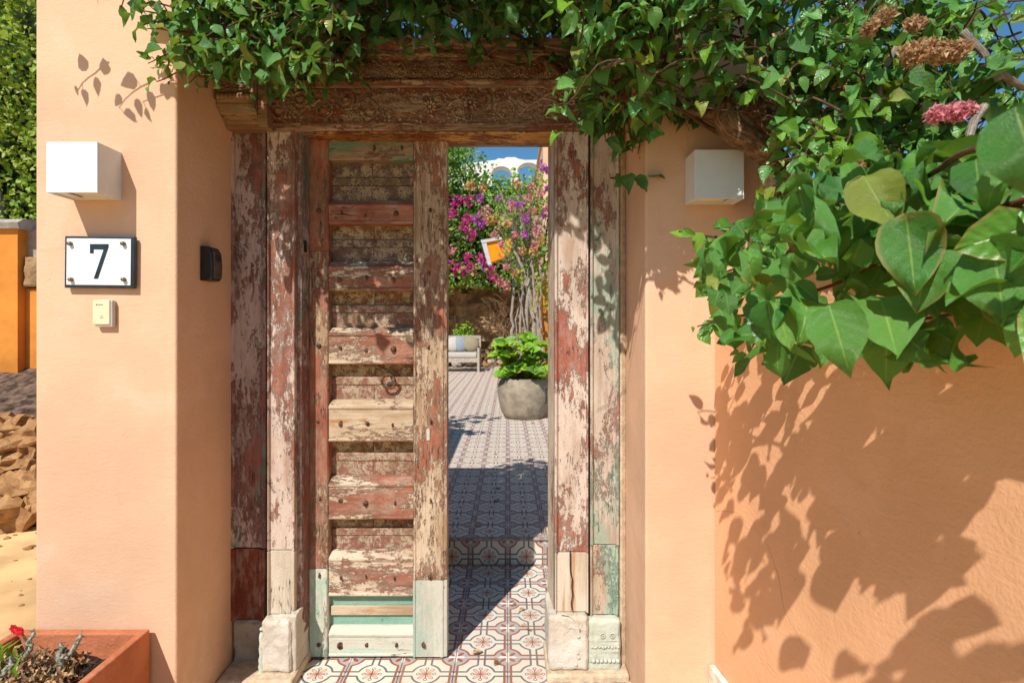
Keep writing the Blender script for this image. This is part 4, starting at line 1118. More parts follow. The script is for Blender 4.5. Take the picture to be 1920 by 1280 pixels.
# sunlit left end falling over the pillar corner
for i in range(170):
    px_ = random.uniform(330, 640); py_ = random.uniform(-60, 118-max(0, (400-px_))*.5); d_ = random.uniform(1.45, 1.66)
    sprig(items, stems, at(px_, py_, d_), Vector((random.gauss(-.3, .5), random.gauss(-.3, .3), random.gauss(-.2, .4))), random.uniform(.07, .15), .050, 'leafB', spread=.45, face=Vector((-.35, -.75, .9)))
for (px_, py_, dx_, dz_, ln, d_) in ((345, 100, -1, .1, .12, 1.52), (365, 65, -1, .1, .14, 1.52), (345, 130, -.8, -.3, .10, 1.53), (300, -10, -1, -.15, .17, 1.50), (330, 15, -1, .3, .10, 1.5), (400, 120, -.6, -.5, .10, 1.56)):
    sprig(items, stems, at(px_, py_, d_), Vector((dx_, -.05, dz_)), ln, .050, 'leafB', step=.022, spread=.4, face=Vector((-.3, -.8, .7)), young=.2)
# out of frame sprays that throw the leaf shadows at the pillar top
for (x_, y_, z_, ln) in ((-1.33, 1.45, 2.33, .16), (-1.22, 1.42, 2.30, .14), (-1.12, 1.44, 2.26, .12), (-1.05, 1.5, 2.25, .1)):
    sprig(items, stems, Vector((x_, y_, z_)), Vector((-.5, .2, -.5)), ln, .05, 'leafB', step=.03)
items = [(m_, 'drybract' if random.random() < .012 else k_) for m_, k_ in items]
split_leaves(items, VA, 300)
build_stems(stems, VA, M['twig'])
br = []
def P3(*a): return [at(*q) for q in a]
BR = [
 (P3((1350, 212, 1.66), (1250, 208, 1.72), (1150, 215, 1.76), (1080, 165, 1.82), (1000, 105, 1.95), (860, 98, 2.05), (700, 60, 2.05), (560, 20, 1.95), (430, -30, 1.85)), .017),
 (P3((1020, 95, 1.9), (950, 60, 1.85), (880, 25, 1.8), (800, 20, 1.75), (700, -20, 1.7)), .010),
 (P3((700, 40, 1.78), (668, 75, 1.76), (632, 125, 1.76)), .006),
 (P3((985, 130, 1.9), (930, 110, 1.88), (860, 95, 1.9), (760, 105, 1.95), (640, 95, 1.95)), .006),
 (P3((640, 60, 1.75), (560, 85, 1.68), (480, 80, 1.62), (400, 70, 1.56), (345, 60, 1.53)), .005),
 (P3((700, 90, 1.8), (620, 130, 1.8), (560, 125, 1.78), (480, 128, 1.7), (440, 128, 1.68)), .0028),
]
for k in range(26):
    a_ = at(random.uniform(360, 1080), random.uniform(-60, 120), random.uniform(1.62, 1.85)); b_ = a_+Vector((random.choice((-1, 1))*random.uniform(.15, .4), random.uniform(-.12, .1), random.uniform(-.12, .12)))
    BR.append((wobble(a_, b_, 5, .03, k), random.uniform(.0022, .0045)))
for k, (pts, r) in enumerate(BR):
    pts = smoothpath(pts, 5); n_ = len(pts)
    pts = [p+Vector((mnoise.noise((i*.5, k, 0)), mnoise.noise((i*.5, k, 5)), mnoise.noise((i*.5, k, 9))))*.012 for i, p in enumerate(pts)]
    MB().tube(pts, [r*(1-.55*i/n_) for i in range(n_)], 8).build('branch', M['bark'], VA, smooth=True)

# ================================================================== BOUGAINVILLEA ON THE RIGHT PILLAR
random.seed(202)
VB = thing('bougainvillea', (.85, 1.6, 1.4), 'sunlit bougainvillea with twisted trunk and dry flower heads over the right pillar', 'bougainvillea')
items, stems = [], []
def lowB(px): return np.interp(px, [1080, 1110, 1180, 1260, 1330, 1400, 1500, 1700, 1920], [150, 225, 225, 195, 175, 200, 300, 330, 330])
# visible front skin
n_ = 0
while n_ < 520:
    px_ = random.uniform(1075, 1960); py_ = random.uniform(-80, 340); 
    if py_ > lowB(px_)-10: continue
    if px_ > 1800 and py_ < 200 and random.random() < .93: continue
    d_ = random.uniform(1.30, 1.58) if py_ < 120 else random.uniform(1.38, 1.60)
    if px_ > 1560: d_ = random.uniform(1.30, 1.55)
    sprig(items, stems, at(px_, py_, d_), Vector((random.gauss(0, .6), random.gauss(-.4, .4), random.gauss(.0, .5))), random.uniform(.08, .17), .056, 'leafB', spread=.5, face=Vector((-.35, -.8, .8)), young=.10)
    n_ += 1
# dense body behind
for i in range(620):
    x_ = random.uniform(.28, 1.9); y_ = random.uniform(1.62, 2.5)
    if x_ < .9 and y_ > 1.66: 
        z_ = random.uniform(2.33, 2.7)
    else: z_ = random.uniform(1.62, 2.45)
    if (VX+F*x_/y_) > 1740 and z_ > EYE+(VY-230)/F*y_: continue
    sprig(items, stems, Vector((x_, y_, z_)), rv(), random.uniform(.12, .2), .06, 'leafA', spread=.7)
# forward overhang shading pillar and lamp, above the frame
for i in range(260):
    y_ = random.uniform(1.15, 1.55); x_ = random.uniform(.10, .62)
    z_ = max(EYE+.63*y_, 1.66+1.178*(1.70-y_))+.04+random.random()*.32
    sprig(items, stems, Vector((x_, y_, z_)), rv(), random.uniform(.1, .2), .058, 'leafB', spread=.6)
# leaves hanging in front of the right jamb
for (px_, py_, ln) in ((1110, 185, .12), (1130, 190, .12), (1160, 195, .12), (1180, 200, .14), (1200, 190, .10), (1105, 130, .1), (1145, 220, .08), (1235, 185, .10), (1260, 175, .1), (1290, 165, .1), (1150, 170, .12), (1120, 160, .1)):
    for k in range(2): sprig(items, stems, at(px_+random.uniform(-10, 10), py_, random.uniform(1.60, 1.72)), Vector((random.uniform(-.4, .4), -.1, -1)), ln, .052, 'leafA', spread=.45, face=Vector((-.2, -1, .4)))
# young bright leaves round the trunk and below
for i in range(75):
    px_ = random.uniform(1395, 1760); py_ = random.uniform(215, 400)
    if px_ < 1470 and not (225 < py_ < 330 and px_ > 1430) and random.random() < .8: continue
    sprig(items, stems, at(px_, py_, random.uniform(1.22, 1.48)), Vector((random.gauss(-.2, .6), -.2, random.gauss(-.2, .5))), random.uniform(.08, .14), .052, random.choice(['leafY', 'leafY', 'leafB']), spread=.5)
for (px_, py_, ln) in ((1412, 165, .14), (1432, 190, .12), (1455, 245, .12)):
    sprig(items, stems, at(px_, py_, 1.45), Vector((.1, -.1, -1)), ln, .046, 'leafY', step=.026, spread=.4)
# sparse spray against the sky
for (px_, py_, a_, b__) in ((1925, 20, -1, .1), (1915, 60, -1, -.3), (1925, 110, -1, .0), (1860, 150, .6, .4), (1900, 180, -.4, .6), (1850, 30, .2, -1), (1880, 20, .3, -.8)):
    sprig(items, stems, at(px_, py_, random.uniform(1.2, 1.35)), Vector((a_, -.1, b__)), .12, .050, 'leafB', step=.03, spread=.5)
def clear_lamp(its):
    out = []
    for m_, k_ in its:
        p = m_.translation
        if .2 < p.y < 1.75:
            px, py = VX+F*p.x/p.y, VY-F*(p.z-EYE)/p.y
            if 1262 < px < 1412 and 268 < py < 402: continue
            if 1335 < px < 1458 and 190 < py < 308 and random.random() < .95: continue
        out.append((m_, k_))
    return out
items = clear_lamp(items)
for k in range(22):
    a_ = at(random.uniform(1120, 1900), random.uniform(-20, 230), random.uniform(1.25, 1.5)); b_ = a_+Vector((random.choice((-1, 1))*random.uniform(.1, .3), random.uniform(-.1, .1), random.uniform(-.15, .15)))
    pts = smoothpath(wobble(a_, b_, 4, .03, k), 3)
    if any(in_lamp(p) for p in pts): continue
    r_ = random.uniform(.0022, .0045)
    MB().tube(pts, [r_*(1-.5*i/len(pts)) for i in range(len(pts))], 7).build('branch', M['bark'], VB, smooth=True)
split_leaves(items, VB, 300)
build_stems(stems, VB, M['twig'])
# trunk: rises behind the low wall, loops over itself
tp = smoothpath([(1.02, 1.83, .0), (1.00, 1.82, .8), (.93, 1.80, 1.3)]+P3((1468, 440, 1.66), (1466, 380, 1.60), (1462, 325, 1.57), (1440, 288, 1.55), (1408, 264, 1.54), (1378, 246, 1.54), (1362, 220, 1.55), (1368, 196, 1.57), (1392, 188, 1.59), (1418, 206, 1.61), (1446, 240, 1.63), (1485, 250, 1.64), (1540, 215, 1.66), (1620, 190, 1.66), (1740, 180, 1.6)), 6)
n_ = len(tp)
tp = [p+Vector((mnoise.noise((i*.35, 0, 0)), mnoise.noise((i*.35, 3, 0)), mnoise.noise((i*.35, 6, 0))))*.008 for i, p in enumerate(tp)]
o = MB().tube(tp, [(.055 if i < 18 else .036)*(1+.12*mnoise.noise((i*.6, 1, 1)))*(1 if i < n_*.62 else max(.3, 1-(i/n_-.62)*2.0)) for i in range(n_)], 16).build('trunk', M['bark'], VB, smooth=True)
def knot(px, py, d, r): 
    return MB().blob(at(px, py, d), r, 3, jit=.6, seed=px).build('knot', M['palebark'], VB, smooth=True)
knot(1446, 322, 1.57, (.03, .03, .045)); knot(1446, 385, 1.60, (.045, .04, .035))
for k, (pts, r) in enumerate([
    (P3((1712, 40, 1.3), (1680, 90, 1.29), (1655, 140, 1.29), (1648, 190, 1.3), (1640, 208, 1.31)), .0075),
    (P3((1455, 225, 1.42), (1480, 255, 1.40), (1500, 290, 1.38), (1508, 330, 1.38)), .0055),
    (P3((1805, 60, 1.2), (1825, 80, 1.19), (1845, 100, 1.18), (1848, 108, 1.18)), .009),
    (P3((1868, 115, 1.2), (1880, 140, 1.2), (1920, 165, 1.22)), .009),
    (P3((1845, 200, 1.15), (1825, 230, 1.13), (1818, 268, 1.12), (1840, 275, 1.1)), .009),
    (P3((1875, 150, 1.2), (1868, 135, 1.2), (1872, 118, 1.2)), .009),
    (P3((1262, 52, 1.38), (1272, 75, 1.36), (1268, 102, 1.37)), .010),
    (P3((1350, 215, 1.57), (1310, 212, 1.60), (1270, 205, 1.62), (1230, 212, 1.64)), .014),
    (P3((1390, 268, 1.62), (1340, 245, 1.64), (1290, 215, 1.66), (1260, 190, 1.66)), .008)]):
    MB().tube(smoothpath(pts, 4), [r*(1-.3*i/(4*len(pts))) for i in range(4*(len(pts)-1)+1)], 8).build('branch', M['palebark' if k not in (6, 7, 8) else 'bark'], VB, smooth=True)
def bracts(name, c, rad, n, mk, parent, size=.018, rr=(1, 1, 1)):
    ms = []
    for _ in range(n):
        d = rv().normalized(); p = Vector(c)+Vector((d.x*rr[0], d.y*rr[1], d.z*rr[2]))*rad*random.uniform(.5, 1)
        ms.append(frame(p, d+rv(.6), rv(), size*random.uniform(.7, 1.3)))
    o = joined(name, ms, mk, parent, [leaf_arrays(2, 3, 1.2, .8, 0, 0, .95)])
    return o
M['drybract2'] = bractmat('papery_bract', (.38, .19, .08), (.66, .46, .26))
def fc(name, lst, mk, parent, size, lab=None):
    for (px_, py_, d_, rad, n_) in lst:
        n_ = int(n_*2); rad *= .82
        o = bracts(name, at(px_, py_, d_), rad, n_, mk, parent, size)
        if o:
            del o['kind']
            if lab: o['label'] = lab
fc('dry_flower_head', [(1712, 100, 1.17, .030, 80), (1740, 95, 1.17, .026, 60), (1765, 98, 1.17, .028, 70), (1795, 95, 1.17, .024, 50), (1660, 32, 1.2, .022, 50), (1632, 52, 1.2, .020, 45), (1715, 45, 1.18, .018, 40), (1590, 165, 1.36, .018, 40), (1625, 150, 1.34, .018, 35), (1606, 315, 1.2, .016, 35), (1575, 160, 1.37, .014, 30)], 'drybract2', VB, .0115, 'papery brown dried flower head')
fc('flower_head', [(1755, 215, 1.14, .018, 45), (1775, 212, 1.14, .018, 45), (1800, 210, 1.14, .020, 50), (1818, 205, 1.14, .014, 30)], 'pink', VB, .011, 'fading pink flower head')

# ================================================================== NEAR BOUGH
random.seed(303)
VC = thing('leafy_bough', (.9, .9, 1.5), 'broad leaved bough reaching over the low wall towards the viewer', 'branch')
items, stems = [], []
top = lambda px: np.interp(px, [1290, 1340, 1380, 1440, 1480, 1560, 1700, 1920, 2100], [440, 470, 420, 385, 360, 320, 300, 290, 280])
bot = lambda px: np.interp(px, [1290, 1340, 1400, 1460, 1540, 1600, 1700, 1800, 1920, 2100], [470, 600, 665, 680, 660, 620, 640, 610, 610, 600])
dep = lambda px: np.interp(px, [1300, 1400, 1500, 1600, 1750, 1920, 2100], [1.36, 1.16, .95, .80, .70, .62, .55])
def camface(p): return (Vector((0, 0, EYE))-p).normalized()
n_ = 0
while n_ < 430:
    px_ = random.uniform(1320, 2050); t_, b_ = top(px_), bot(px_)
    py_ = random.uniform(t_, b_); d0 = dep(px_)
    d_ = d0*random.uniform(.92, 1.45)
    if px_ < 1540: d_ = random.uniform(.70, 1.45)
    p = at(px_, py_-18, d_)
    sz = random.uniform(.050, .088)*(.85 if d_ < .85 and px_ < 1500 else 1 if d_ < d0*1.2 else .8)*np.interp(px_, [1330, 1450], [.72, 1])
    f = camface(p)*.7+Vector((-.4, -.2, .85))
    sz *= random.choice((.6, .8, 1, 1.1)); items.append((make_leaf(p, sz, f, .62, .7), 'leafY' if random.random() < .07 else 'leafC')); n_ += 1
# prominent leaves in front
for (px_, py_, d_, sz, ax, mk) in ((1700, 405, .66, .100, .10, 'leafC'), (1750, 455, .66, .090, -.25, 'leafC'), (1555, 570, .64, .085, .30, 'leafC'), (1450, 560, .78, .080, .25, 'leafC'), (1880, 400, .62, .105, -.10, 'leafC'),
                                   (1500, 360, .88, .085, .20, 'leafC'), (1620, 330, .72, .085, .6, 'leafC'), (1470, 480, .95, .075, .1, 'leafC'), (1830, 300, .66, .06, .2, 'leafC'), (1400, 470, 1.05, .07, .2, 'leafC'),
                                   (1860, 450, .60, .10, .25, 'leafC'), (1660, 560, .75, .07, -.3, 'leafC'), (1905, 200, .40, .075, .3, 'leafC'), (1790, 380, .66, .07, -.5, 'leafC'), (1330, 600, 1.3, .04, 0, 'leafC'), (1375, 470, 1.15, .06, .4, 'leafC')):
    p = at(px_, py_, d_); f = camface(p)+Vector((-.2, 0, .35))+rv(.12)
    t_ = Vector((ax, 0, -1)); items.append((frame(p, t_-f.normalized()*t_.dot(f.normalized()), f, sz), mk))
# leaf tips at the left end
for (px_, py_, dx_, dz_, ln, mk) in ((1345, 445, -1, .1, .10, 'leafY'), (1400, 590, -1, -.2, .13, 'leafC'), (1390, 560, -1, -.5, .12, 'leafC'), (1420, 430, -1, .1, .12, 'leafC'), (1430, 620, -.6, -.8, .08, 'leafC'), (1390, 500, -1, -.1, .1, 'leafC')):
    sprig(items, stems, at(px_, py_, 1.28), Vector((dx_, 0, dz_)), ln, .042, mk, step=.024, spread=.35, face=Vector((-.2, -1, .4)))
# leaves nearer than the frame edge, dappling the low wall
for i in range(470):
    y_ = random.uniform(-.7, .95); z_ = random.uniform(1.36, 1.64 if y_ > .05 else 1.95)
    x_ = max(y_*1.07, .30)+.03+random.random()*.34
    if mnoise.noise((x_*6, y_*6, z_*4)) < -.02: continue
    items.append((make_leaf(Vector((x_, y_, z_)), random.uniform(.045, .072), None, .5, .9), 'leafC'))
items = clear_lamp(items)
split_leaves(items, VC, 300)
for k, (pts, r) in enumerate([
    (P3((1960, 365, .55), (1860, 395, .62), (1760, 430, .70), (1690, 470, .76), (1610, 510, .84), (1560, 535, .90), (1480, 560, 1.05), (1400, 590, 1.22)), .0042),
    (P3((1900, 262, .55), (1850, 275, .58), (1800, 290, .62), (1740, 330, .75), (1650, 370, .9)), .0050),
    (P3((1890, 385, .62), (1820, 380, .70), (1760, 372, .78), (1690, 380, .9), (1580, 400, 1.05), (1500, 420, 1.2), (1420, 440, 1.3)), .0035),
    (P3((1960, 640, .62), (1850, 575, .75), (1780, 590, .8), (1700, 600, .9), (1560, 600, 1.0)), .0030)]):
    pts = smoothpath(pts, 4); MB().tube(pts, [r*(1-.4*i/len(pts)) for i in range(len(pts))], 8).build('stem', M['redstem' if k != 1 else 'bark'], VC, smooth=True)
if stems: build_stems(stems, VC, M['twig'])

# ================================================================== GARDEN BEHIND
random.seed(404)
# stone pot
pc = at(983, 785, 6.6); pot = thing('stone_pot', (pc.x, 6.75, STEP_H), 'round grey stone pot on the tiled patio', 'pot')
prof = [(.21, 0), (.25, .01), (.285, .08), (.318, .2), (.335, .32), (.338, .42), (.325, .485), (.305, .505), (.28, .50), (.265, .47), (.25, .45)]
o = MB().lathe(prof, (pc.x+.0, 6.75, STEP_H), 40).build('pot_body', M['potstone'], pot, smooth=True)
MB().lathe([(.262, .44), (.1, .47), (.01, .475)], (pc.x, 6.75, STEP_H), 20).build('soil', M['soil'], pot, smooth=True)
gp = thing('potted_shrub', (pc.x, 6.75, .62), 'lime green leafy shrub with pale blooms growing in the stone pot', 'shrub')
items, stems = [], []
for i in range(62):
    p0 = Vector((pc.x+random.gauss(0, .09), 6.70+random.gauss(0, .07), .60))
    tx, tz = random.choice([(950, 650), (1000, 655), (1010, 700), (975, 690), (955, 680), (1025, 670), (985, 715), (940, 665), (1000, 675), (990, 640), (1015, 645), (1000, 715), (995, 700), (960, 700)])
    q = at(tx+random.gauss(0, 8), tz+random.gauss(0, 7), 6.6+random.gauss(0, .12))
    stems.append((wobble(p0, q, 4, .05, i), .006))
    for k in range(7):
        a = 2*math.pi*k/7+random.random(); dr = Vector((math.cos(a), math.sin(a)*.8-.2, random.uniform(-.1, .5)))
        items.append((frame(q+dr*.01, dr, Vector((0, -1, .8))+rv(.3), random.uniform(.09, .15)), 'potleaf' if random.random() < .85 else 'fargreen'))
split_leaves(items, gp, 250); build_stems(stems, gp, M['twig'], n=5)
bracts('flower_head', at(1004, 655, 6.45), .035, 30, 'pink', gp, .03)
# iron hook on the pot side
MB().tube([at(1028, 728, 6.45), at(1024, 728, 6.42), at(1024, 755, 6.42), at(1020, 757, 6.42)], .007, 6).build('iron_handle', M['darkiron'], pot)

# garden sofa
SX, SY = at(838, 690, 13.6).x, 13.6
sf = thing('garden_sofa', (SX, SY, STEP_H), 'weathered teak garden sofa with pale seat and scatter cushions', 'sofa')
xr = at(899, 690, 13.6).x; xl = xr-1.7; z0 = STEP_H; q = .06
for (xx, yy, hh) in ((xr-q, SY+.0, .62), (xr-q, SY+.75, .92), (xl, SY, .62), (xl, SY+.75, .92)):
    MB().box((xx, yy, z0), (xx+q, yy+q, z0+hh)).build('leg', M['teak'], sf, bevel=.005)
MB().box((xl+q, SY+.01, z0+.25), (xr-q, SY+.05, z0+.36)).build('seat_rail', M['teak'], sf)
MB().box((xl+q, SY+.76, z0+.84), (xr-q, SY+.80, z0+.93)).build('back_rail', M['teak'], sf)
for k in range(9):
    xx = xl+.12+k*(xr-xl-.2)/9; MB().box((xx, SY+.77, z0+.36), (xx+.03, SY+.79, z0+.84)).build('slat', M['teak'], sf)
for xx in (xl, xr-q): MB().box((xx-.004, SY+.062, z0+.56), (xx+q+.004, SY+.748, z0+.60)).build('armrest', M['teak'], sf, bevel=.006)
MB().box((xl+.07, SY+.02, z0+.365), (xr-.07, SY+.72, z0+.50)).build('seat_cushion', M['cushion'], sf, bevel=.04, seg=3)
def scatter(px, mk, lab, tilt):
    c = at(px, 652, SY+.45); o = MB().blob((c.x, SY+.5, z0+.70), (.22, .10, .21), 3)
    ob = o.build('cushion', M[mk], org=(c.x, SY+.5, z0+.70), smooth=True, label=lab, cat='cushion'); ob.rotation_euler = (R(-18), R(tilt), 0)
scatter(883, 'cushtan', 'olive scatter cushion at the right end of the garden sofa', 10)
scatter(862, 'cushgrey', 'blue grey scatter cushion beside the olive one on the sofa', 25)
scatter(850, 'cushion', 'off white scatter cushion nearest the door edge on the sofa', -12)

# rock face and loose stones
rw = thing('retaining_wall', (-.5, 16.4, 0), 'rough ochre rock retaining wall in deep shade under the flowers', 'stone wall')
mb = MB(); nx, nz = 70, 26
gr = [[mb.bm.verts.new((-5+9*i/nx, 16.3+.28*mnoise.noise((i*.33, j*.4, 0))+.15*mnoise.noise((i*.9, j*.9, 3)), .1+2.5*j/nz)) for j in range(nz+1)] for i in range(nx+1)]
for i in range(nx):
    for j in range(nz): mb.bm.faces.new((gr[i][j], gr[i+1][j], gr[i+1][j+1], gr[i][j+1]))
mb.build('rock_face', M['farrock'], rw, smooth=False)
MB().box((-5, 16.75, 0), (4, 19, 2.55)).build('terrace_fill', M['garden'], rw)
rp = thing('rock_edging', (-.8, 15.2, .14), 'heap of small sunlit ochre stones edging the patio', 'stones')
for i in range(85):
    c = Vector((random.uniform(-2.6, .35), 15.3+random.uniform(0, .7), 0)); c.z = STEP_H+.06+(c.y-15.3)*.75*random.uniform(.3, 1)
    MB().blob(c, (random.uniform(.06, .14), .09, random.uniform(.05, .10)), 2, jit=.5, seed=i).build('stone', M['rock' if i % 3 else 'rockgrey'], rp)
dp_ = MB().box((-5, 15.9, STEP_H+.001), (4, 16.6, STEP_H+.22)); struct('flower_bed', dp_, M['garden'])

def rclumps(n, xr_, yr_, zr_, rr): return [((random.uniform(*xr_), random.uniform(*yr_), random.uniform(*zr_)), random.uniform(*rr)) for _ in range(n)]
# flowering bank
fb = thing('flowering_bank', (-1, 15, 2.5), 'mound of bougainvillea covered in magenta and purple flowers above the rock wall', 'bougainvillea')
cs = [((x_, 14.9+random.uniform(-.7, .6)+(z_-2.4)*.35, z_), r_) for (x_, z_, r_) in [(random.uniform(-4, 1.4), random.uniform(2.6, 5.3), random.uniform(.3, .5)) for _ in range(95)]]+[((random.uniform(-4, 1.2), random.uniform(14.0, 15.2), random.uniform(2.5, 2.9)), .35) for _ in range(26)]
ms = clumps(cs, 260, .11); joined('leaf_mass', ms[::2], 'fargreen', fb); joined('leaf_mass', ms[1::4], 'hedge', fb); joined('leaf_mass', ms[3::4], 'fardark', fb)
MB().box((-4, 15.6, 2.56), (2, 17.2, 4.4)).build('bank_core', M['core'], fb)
flw = [(a_, b_, c_, d_*.62) for a_, b_, c_, d_ in [(855, 375, 'magenta', .26), (850, 400, 'magenta', .2), (880, 378, 'magenta', .22), (875, 410, 'magenta', .18), (893, 410, 'purple', .22), (903, 420, 'purple', .18), (870, 425, 'magenta', .2), (885, 440, 'magenta', .22),
       (850, 500, 'magenta', .34), (862, 508, 'magenta', .26), (885, 505, 'magenta', .24), (880, 486, 'magenta', .26), (905, 486, 'magenta', .2), (918, 503, 'magenta', .24), (925, 520, 'magenta', .16), (908, 497, 'purple', .16),
       (940, 530, 'pink', .22), (950, 536, 'pink', .2), (935, 372, 'purple', .16), (910, 395, 'pink', .22), (900, 372, 'purple', .14), (925, 410, 'amber', .24), (940, 415, 'amber', .22), (915, 412, 'amber', .18),
       (882, 350, 'amber', .2), (905, 353, 'amber', .14), (960, 382, 'purple', .2), (973, 372, 'purple', .16), (955, 400, 'pink', .2), (980, 400, 'pink', .2), (930, 440, 'pink', .18), (845, 470, 'pink', .2), (1002, 360, 'purple', .14)]]
for (px_, py_, mk, rad) in flw:
    d_ = 14.1+(VY-py_)/F*14*.10
    o = bracts('flower_cluster', at(px_, py_, d_), rad, 34, mk, fb, .075)
    if o: del o['kind']
for k in range(40):
    o = bracts('flower_cluster', (random.uniform(-4, -1.8), 14.2, random.uniform(2.6, 5)), .25, 40, random.choice(['magenta', 'purple', 'pink']), fb, .085)
    if o: del o['kind']
# green hedge above
hb = thing('green_hedge', (0, 18, 3), 'feathery bright green hedge rising below the white arches', 'hedge')
cs = [((random.uniform(-4, 3), 18+random.uniform(-.6, .6), random.uniform(4.5, 6.2)), random.uniform(.35, .6)) for _ in range(130)]
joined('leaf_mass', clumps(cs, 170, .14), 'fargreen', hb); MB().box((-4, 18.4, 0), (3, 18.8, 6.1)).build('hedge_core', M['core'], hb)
tr = thing('garden_tree', (-2.3, 17, 0), 'leafy green tree at the left edge of the doorway view', 'tree')
cs = [(at(x_, y_, 17+random.uniform(-.5, .5)), random.uniform(.3, .55)) for x_, y_ in [(random.gauss(838, 24), random.uniform(262, 345)) for _ in range(60)]]
joined('leaf_mass', clumps(cs, 230, .11), 'fargreen', tr); MB().tube([(-2.4, 17.2, 0), (-2.3, 17.2, 3), (-2.1, 17.1, 5.5)], [.16, .12, .06], 8).build('trunk', M['palebark'], tr, smooth=True)
# white arched wall far off
aw = thing('arched_wall', (0, 30, 0), 'white arched wall with a scrolled top against the sky', 'wall')
D = 30.
def ap(px, py): q = at(px, py, D); return (q.x, q.z)
outer = [(820, 420), (820, 322), (880, 306), (905, 303), (922, 301), (930, 300), (934, 297), (944, 298), (950, 295), (966, 295), (972, 298), (978, 299), (984, 300), (1060, 299), (1060, 420)]
mb = MB(); bmm = mb.bm
def archhole(cx, w, ytop, yb):
    pts = [(cx-w, yb)]
    for i in range(13): a = math.pi-math.pi*i/12; pts.append((cx+w*math.cos(a), ytop+w*.95-math.sin(a)*w*.95))
    pts.append((cx+w, yb)); return pts
# build the wall from columns of quads between arch soffits and the skyline
def topy(px): 
    for i in range(len(outer)-1):
        a, b = outer[i], outer[i+1]
        if a[0] != b[0] and min(a[0], b[0]) <= px <= max(a[0], b[0]): return a[1]+(b[1]-a[1])*(px-a[0])/(b[0]-a[0])
    return 300
def soffit(px):
    for cx, w, yt in ((940, 18, 313), (991, 20, 306)):
        if abs(px-cx) < w: return yt+w*.75*(1-math.sqrt(max(0, 1-((px-cx)/w)**2)))
    return 420
N_ = 160; rows = []
for i in range(N_+1):
    px = 822+i*(1058-822)/N_; tpy = topy(px); s_ = soffit(px)
    rows.append([Vector((*ap(px, tpy)[:1], 0, 0))+Vector((0, y_, ap(px, yy)[1])) for y_ in (D, D+.5) for yy in (tpy, s_)])
V_ = [[bmm.verts.new(q) for q in r] for r in rows]
for i in range(N_):
    a, b = V_[i], V_[i+1]
    bmm.faces.new((a[0], a[1], b[1], b[0])); bmm.faces.new((a[2], b[2], b[3], a[3])); bmm.faces.new((a[0], b[0], b[2], a[2])); bmm.faces.new((a[1], a[3], b[3], b[1]))
mb.build('arch_wall', M['whitewash'], aw)
for cx, w, yt in ((940, 18, 313), (991, 20, 306)):
    pts = [at(cx+w*math.cos(a), yt+w*.75*(1-math.sin(a)), D-.02) for a in [math.pi*(1-i/16) for i in range(17)]]
    MB().tube(pts, .05, 6).build('arch_moulding', M['rockgrey'], aw)
# neighbouring house on the right
hs = thing('peach_house', (1.6, 9.5, 0), 'peach rendered house wall at the right of the doorway view', 'house')
MB().box((.612, 9.2, 0), (4.5, 13, 4.55)).build('wall', M['peach'], hs, bevel=.02)
MB().box((.58, 9.16, 4.552), (4.55, 13.05, 4.62)).build('cornice', M['peach'], hs, bevel=.02)
MB().box((.515, 7.9, 0), (2.4, 9.198, 1.98)).build('wall', M['orange'], hs, bevel=.02, label='lower house wall block with its shade coloured deep orange')  # lower wall lies in shade; the deep orange paints that shade
wi = thing('iron_trellis', (.62, 8.0, 2.4), 'dark wrought iron bracket on the house wall', 'bracket')
mb = MB()
for a, b in (((1027, 410), (1020, 500)), ((1034, 405), (1031, 500)), ((1022, 470), (1034, 470)), ((1025, 440), (1034, 438)), ((1020, 500), (1033, 500))):
    mb.tube([at(*a, 7.8), at((a[0]+b[0])/2-1, (a[1]+b[1])/2, 7.8), at(*b, 7.8)], .014, 6)
mb.build('bracket_bars', M['darkiron'], wi)
# orange gable fragment with a white edge
og = thing('orange_panel', at(935, 472, 13), 'bright orange wall fragment with a white edge among the flowers', 'wall')
d_ = 12.6
def solid(pxs, d0, d1, name, mat, par):
    mb = MB(); A = [mb.bm.verts.new(at(x, y, d0)) for x, y in pxs]
    B = [mb.bm.verts.new(at(x, y, d0)+Vector((0, d1-d0, 0))) for x, y in pxs]; n = len(pxs)
    mb.bm.faces.new(A); mb.bm.faces.new(B[::-1])
    for i in range(n): mb.bm.faces.new((A[i], B[i], B[(i+1) % n], A[(i+1) % n]))
    return mb.build(name, mat, par)
solid([(906, 453), (962, 447), (955, 478), (920, 492)], d_, d_+.3, 'panel', M['orangepanel'], og)
solid([(902, 452), (911, 450), (922, 496), (915, 497)], d_-.05, d_+.35, 'white_edge', M['whitetrim'], og)
solid([(901, 450), (945, 443), (944, 448), (903, 456)], d_-.06, d_+.36, 'white_cap', M['whitetrim'], og)

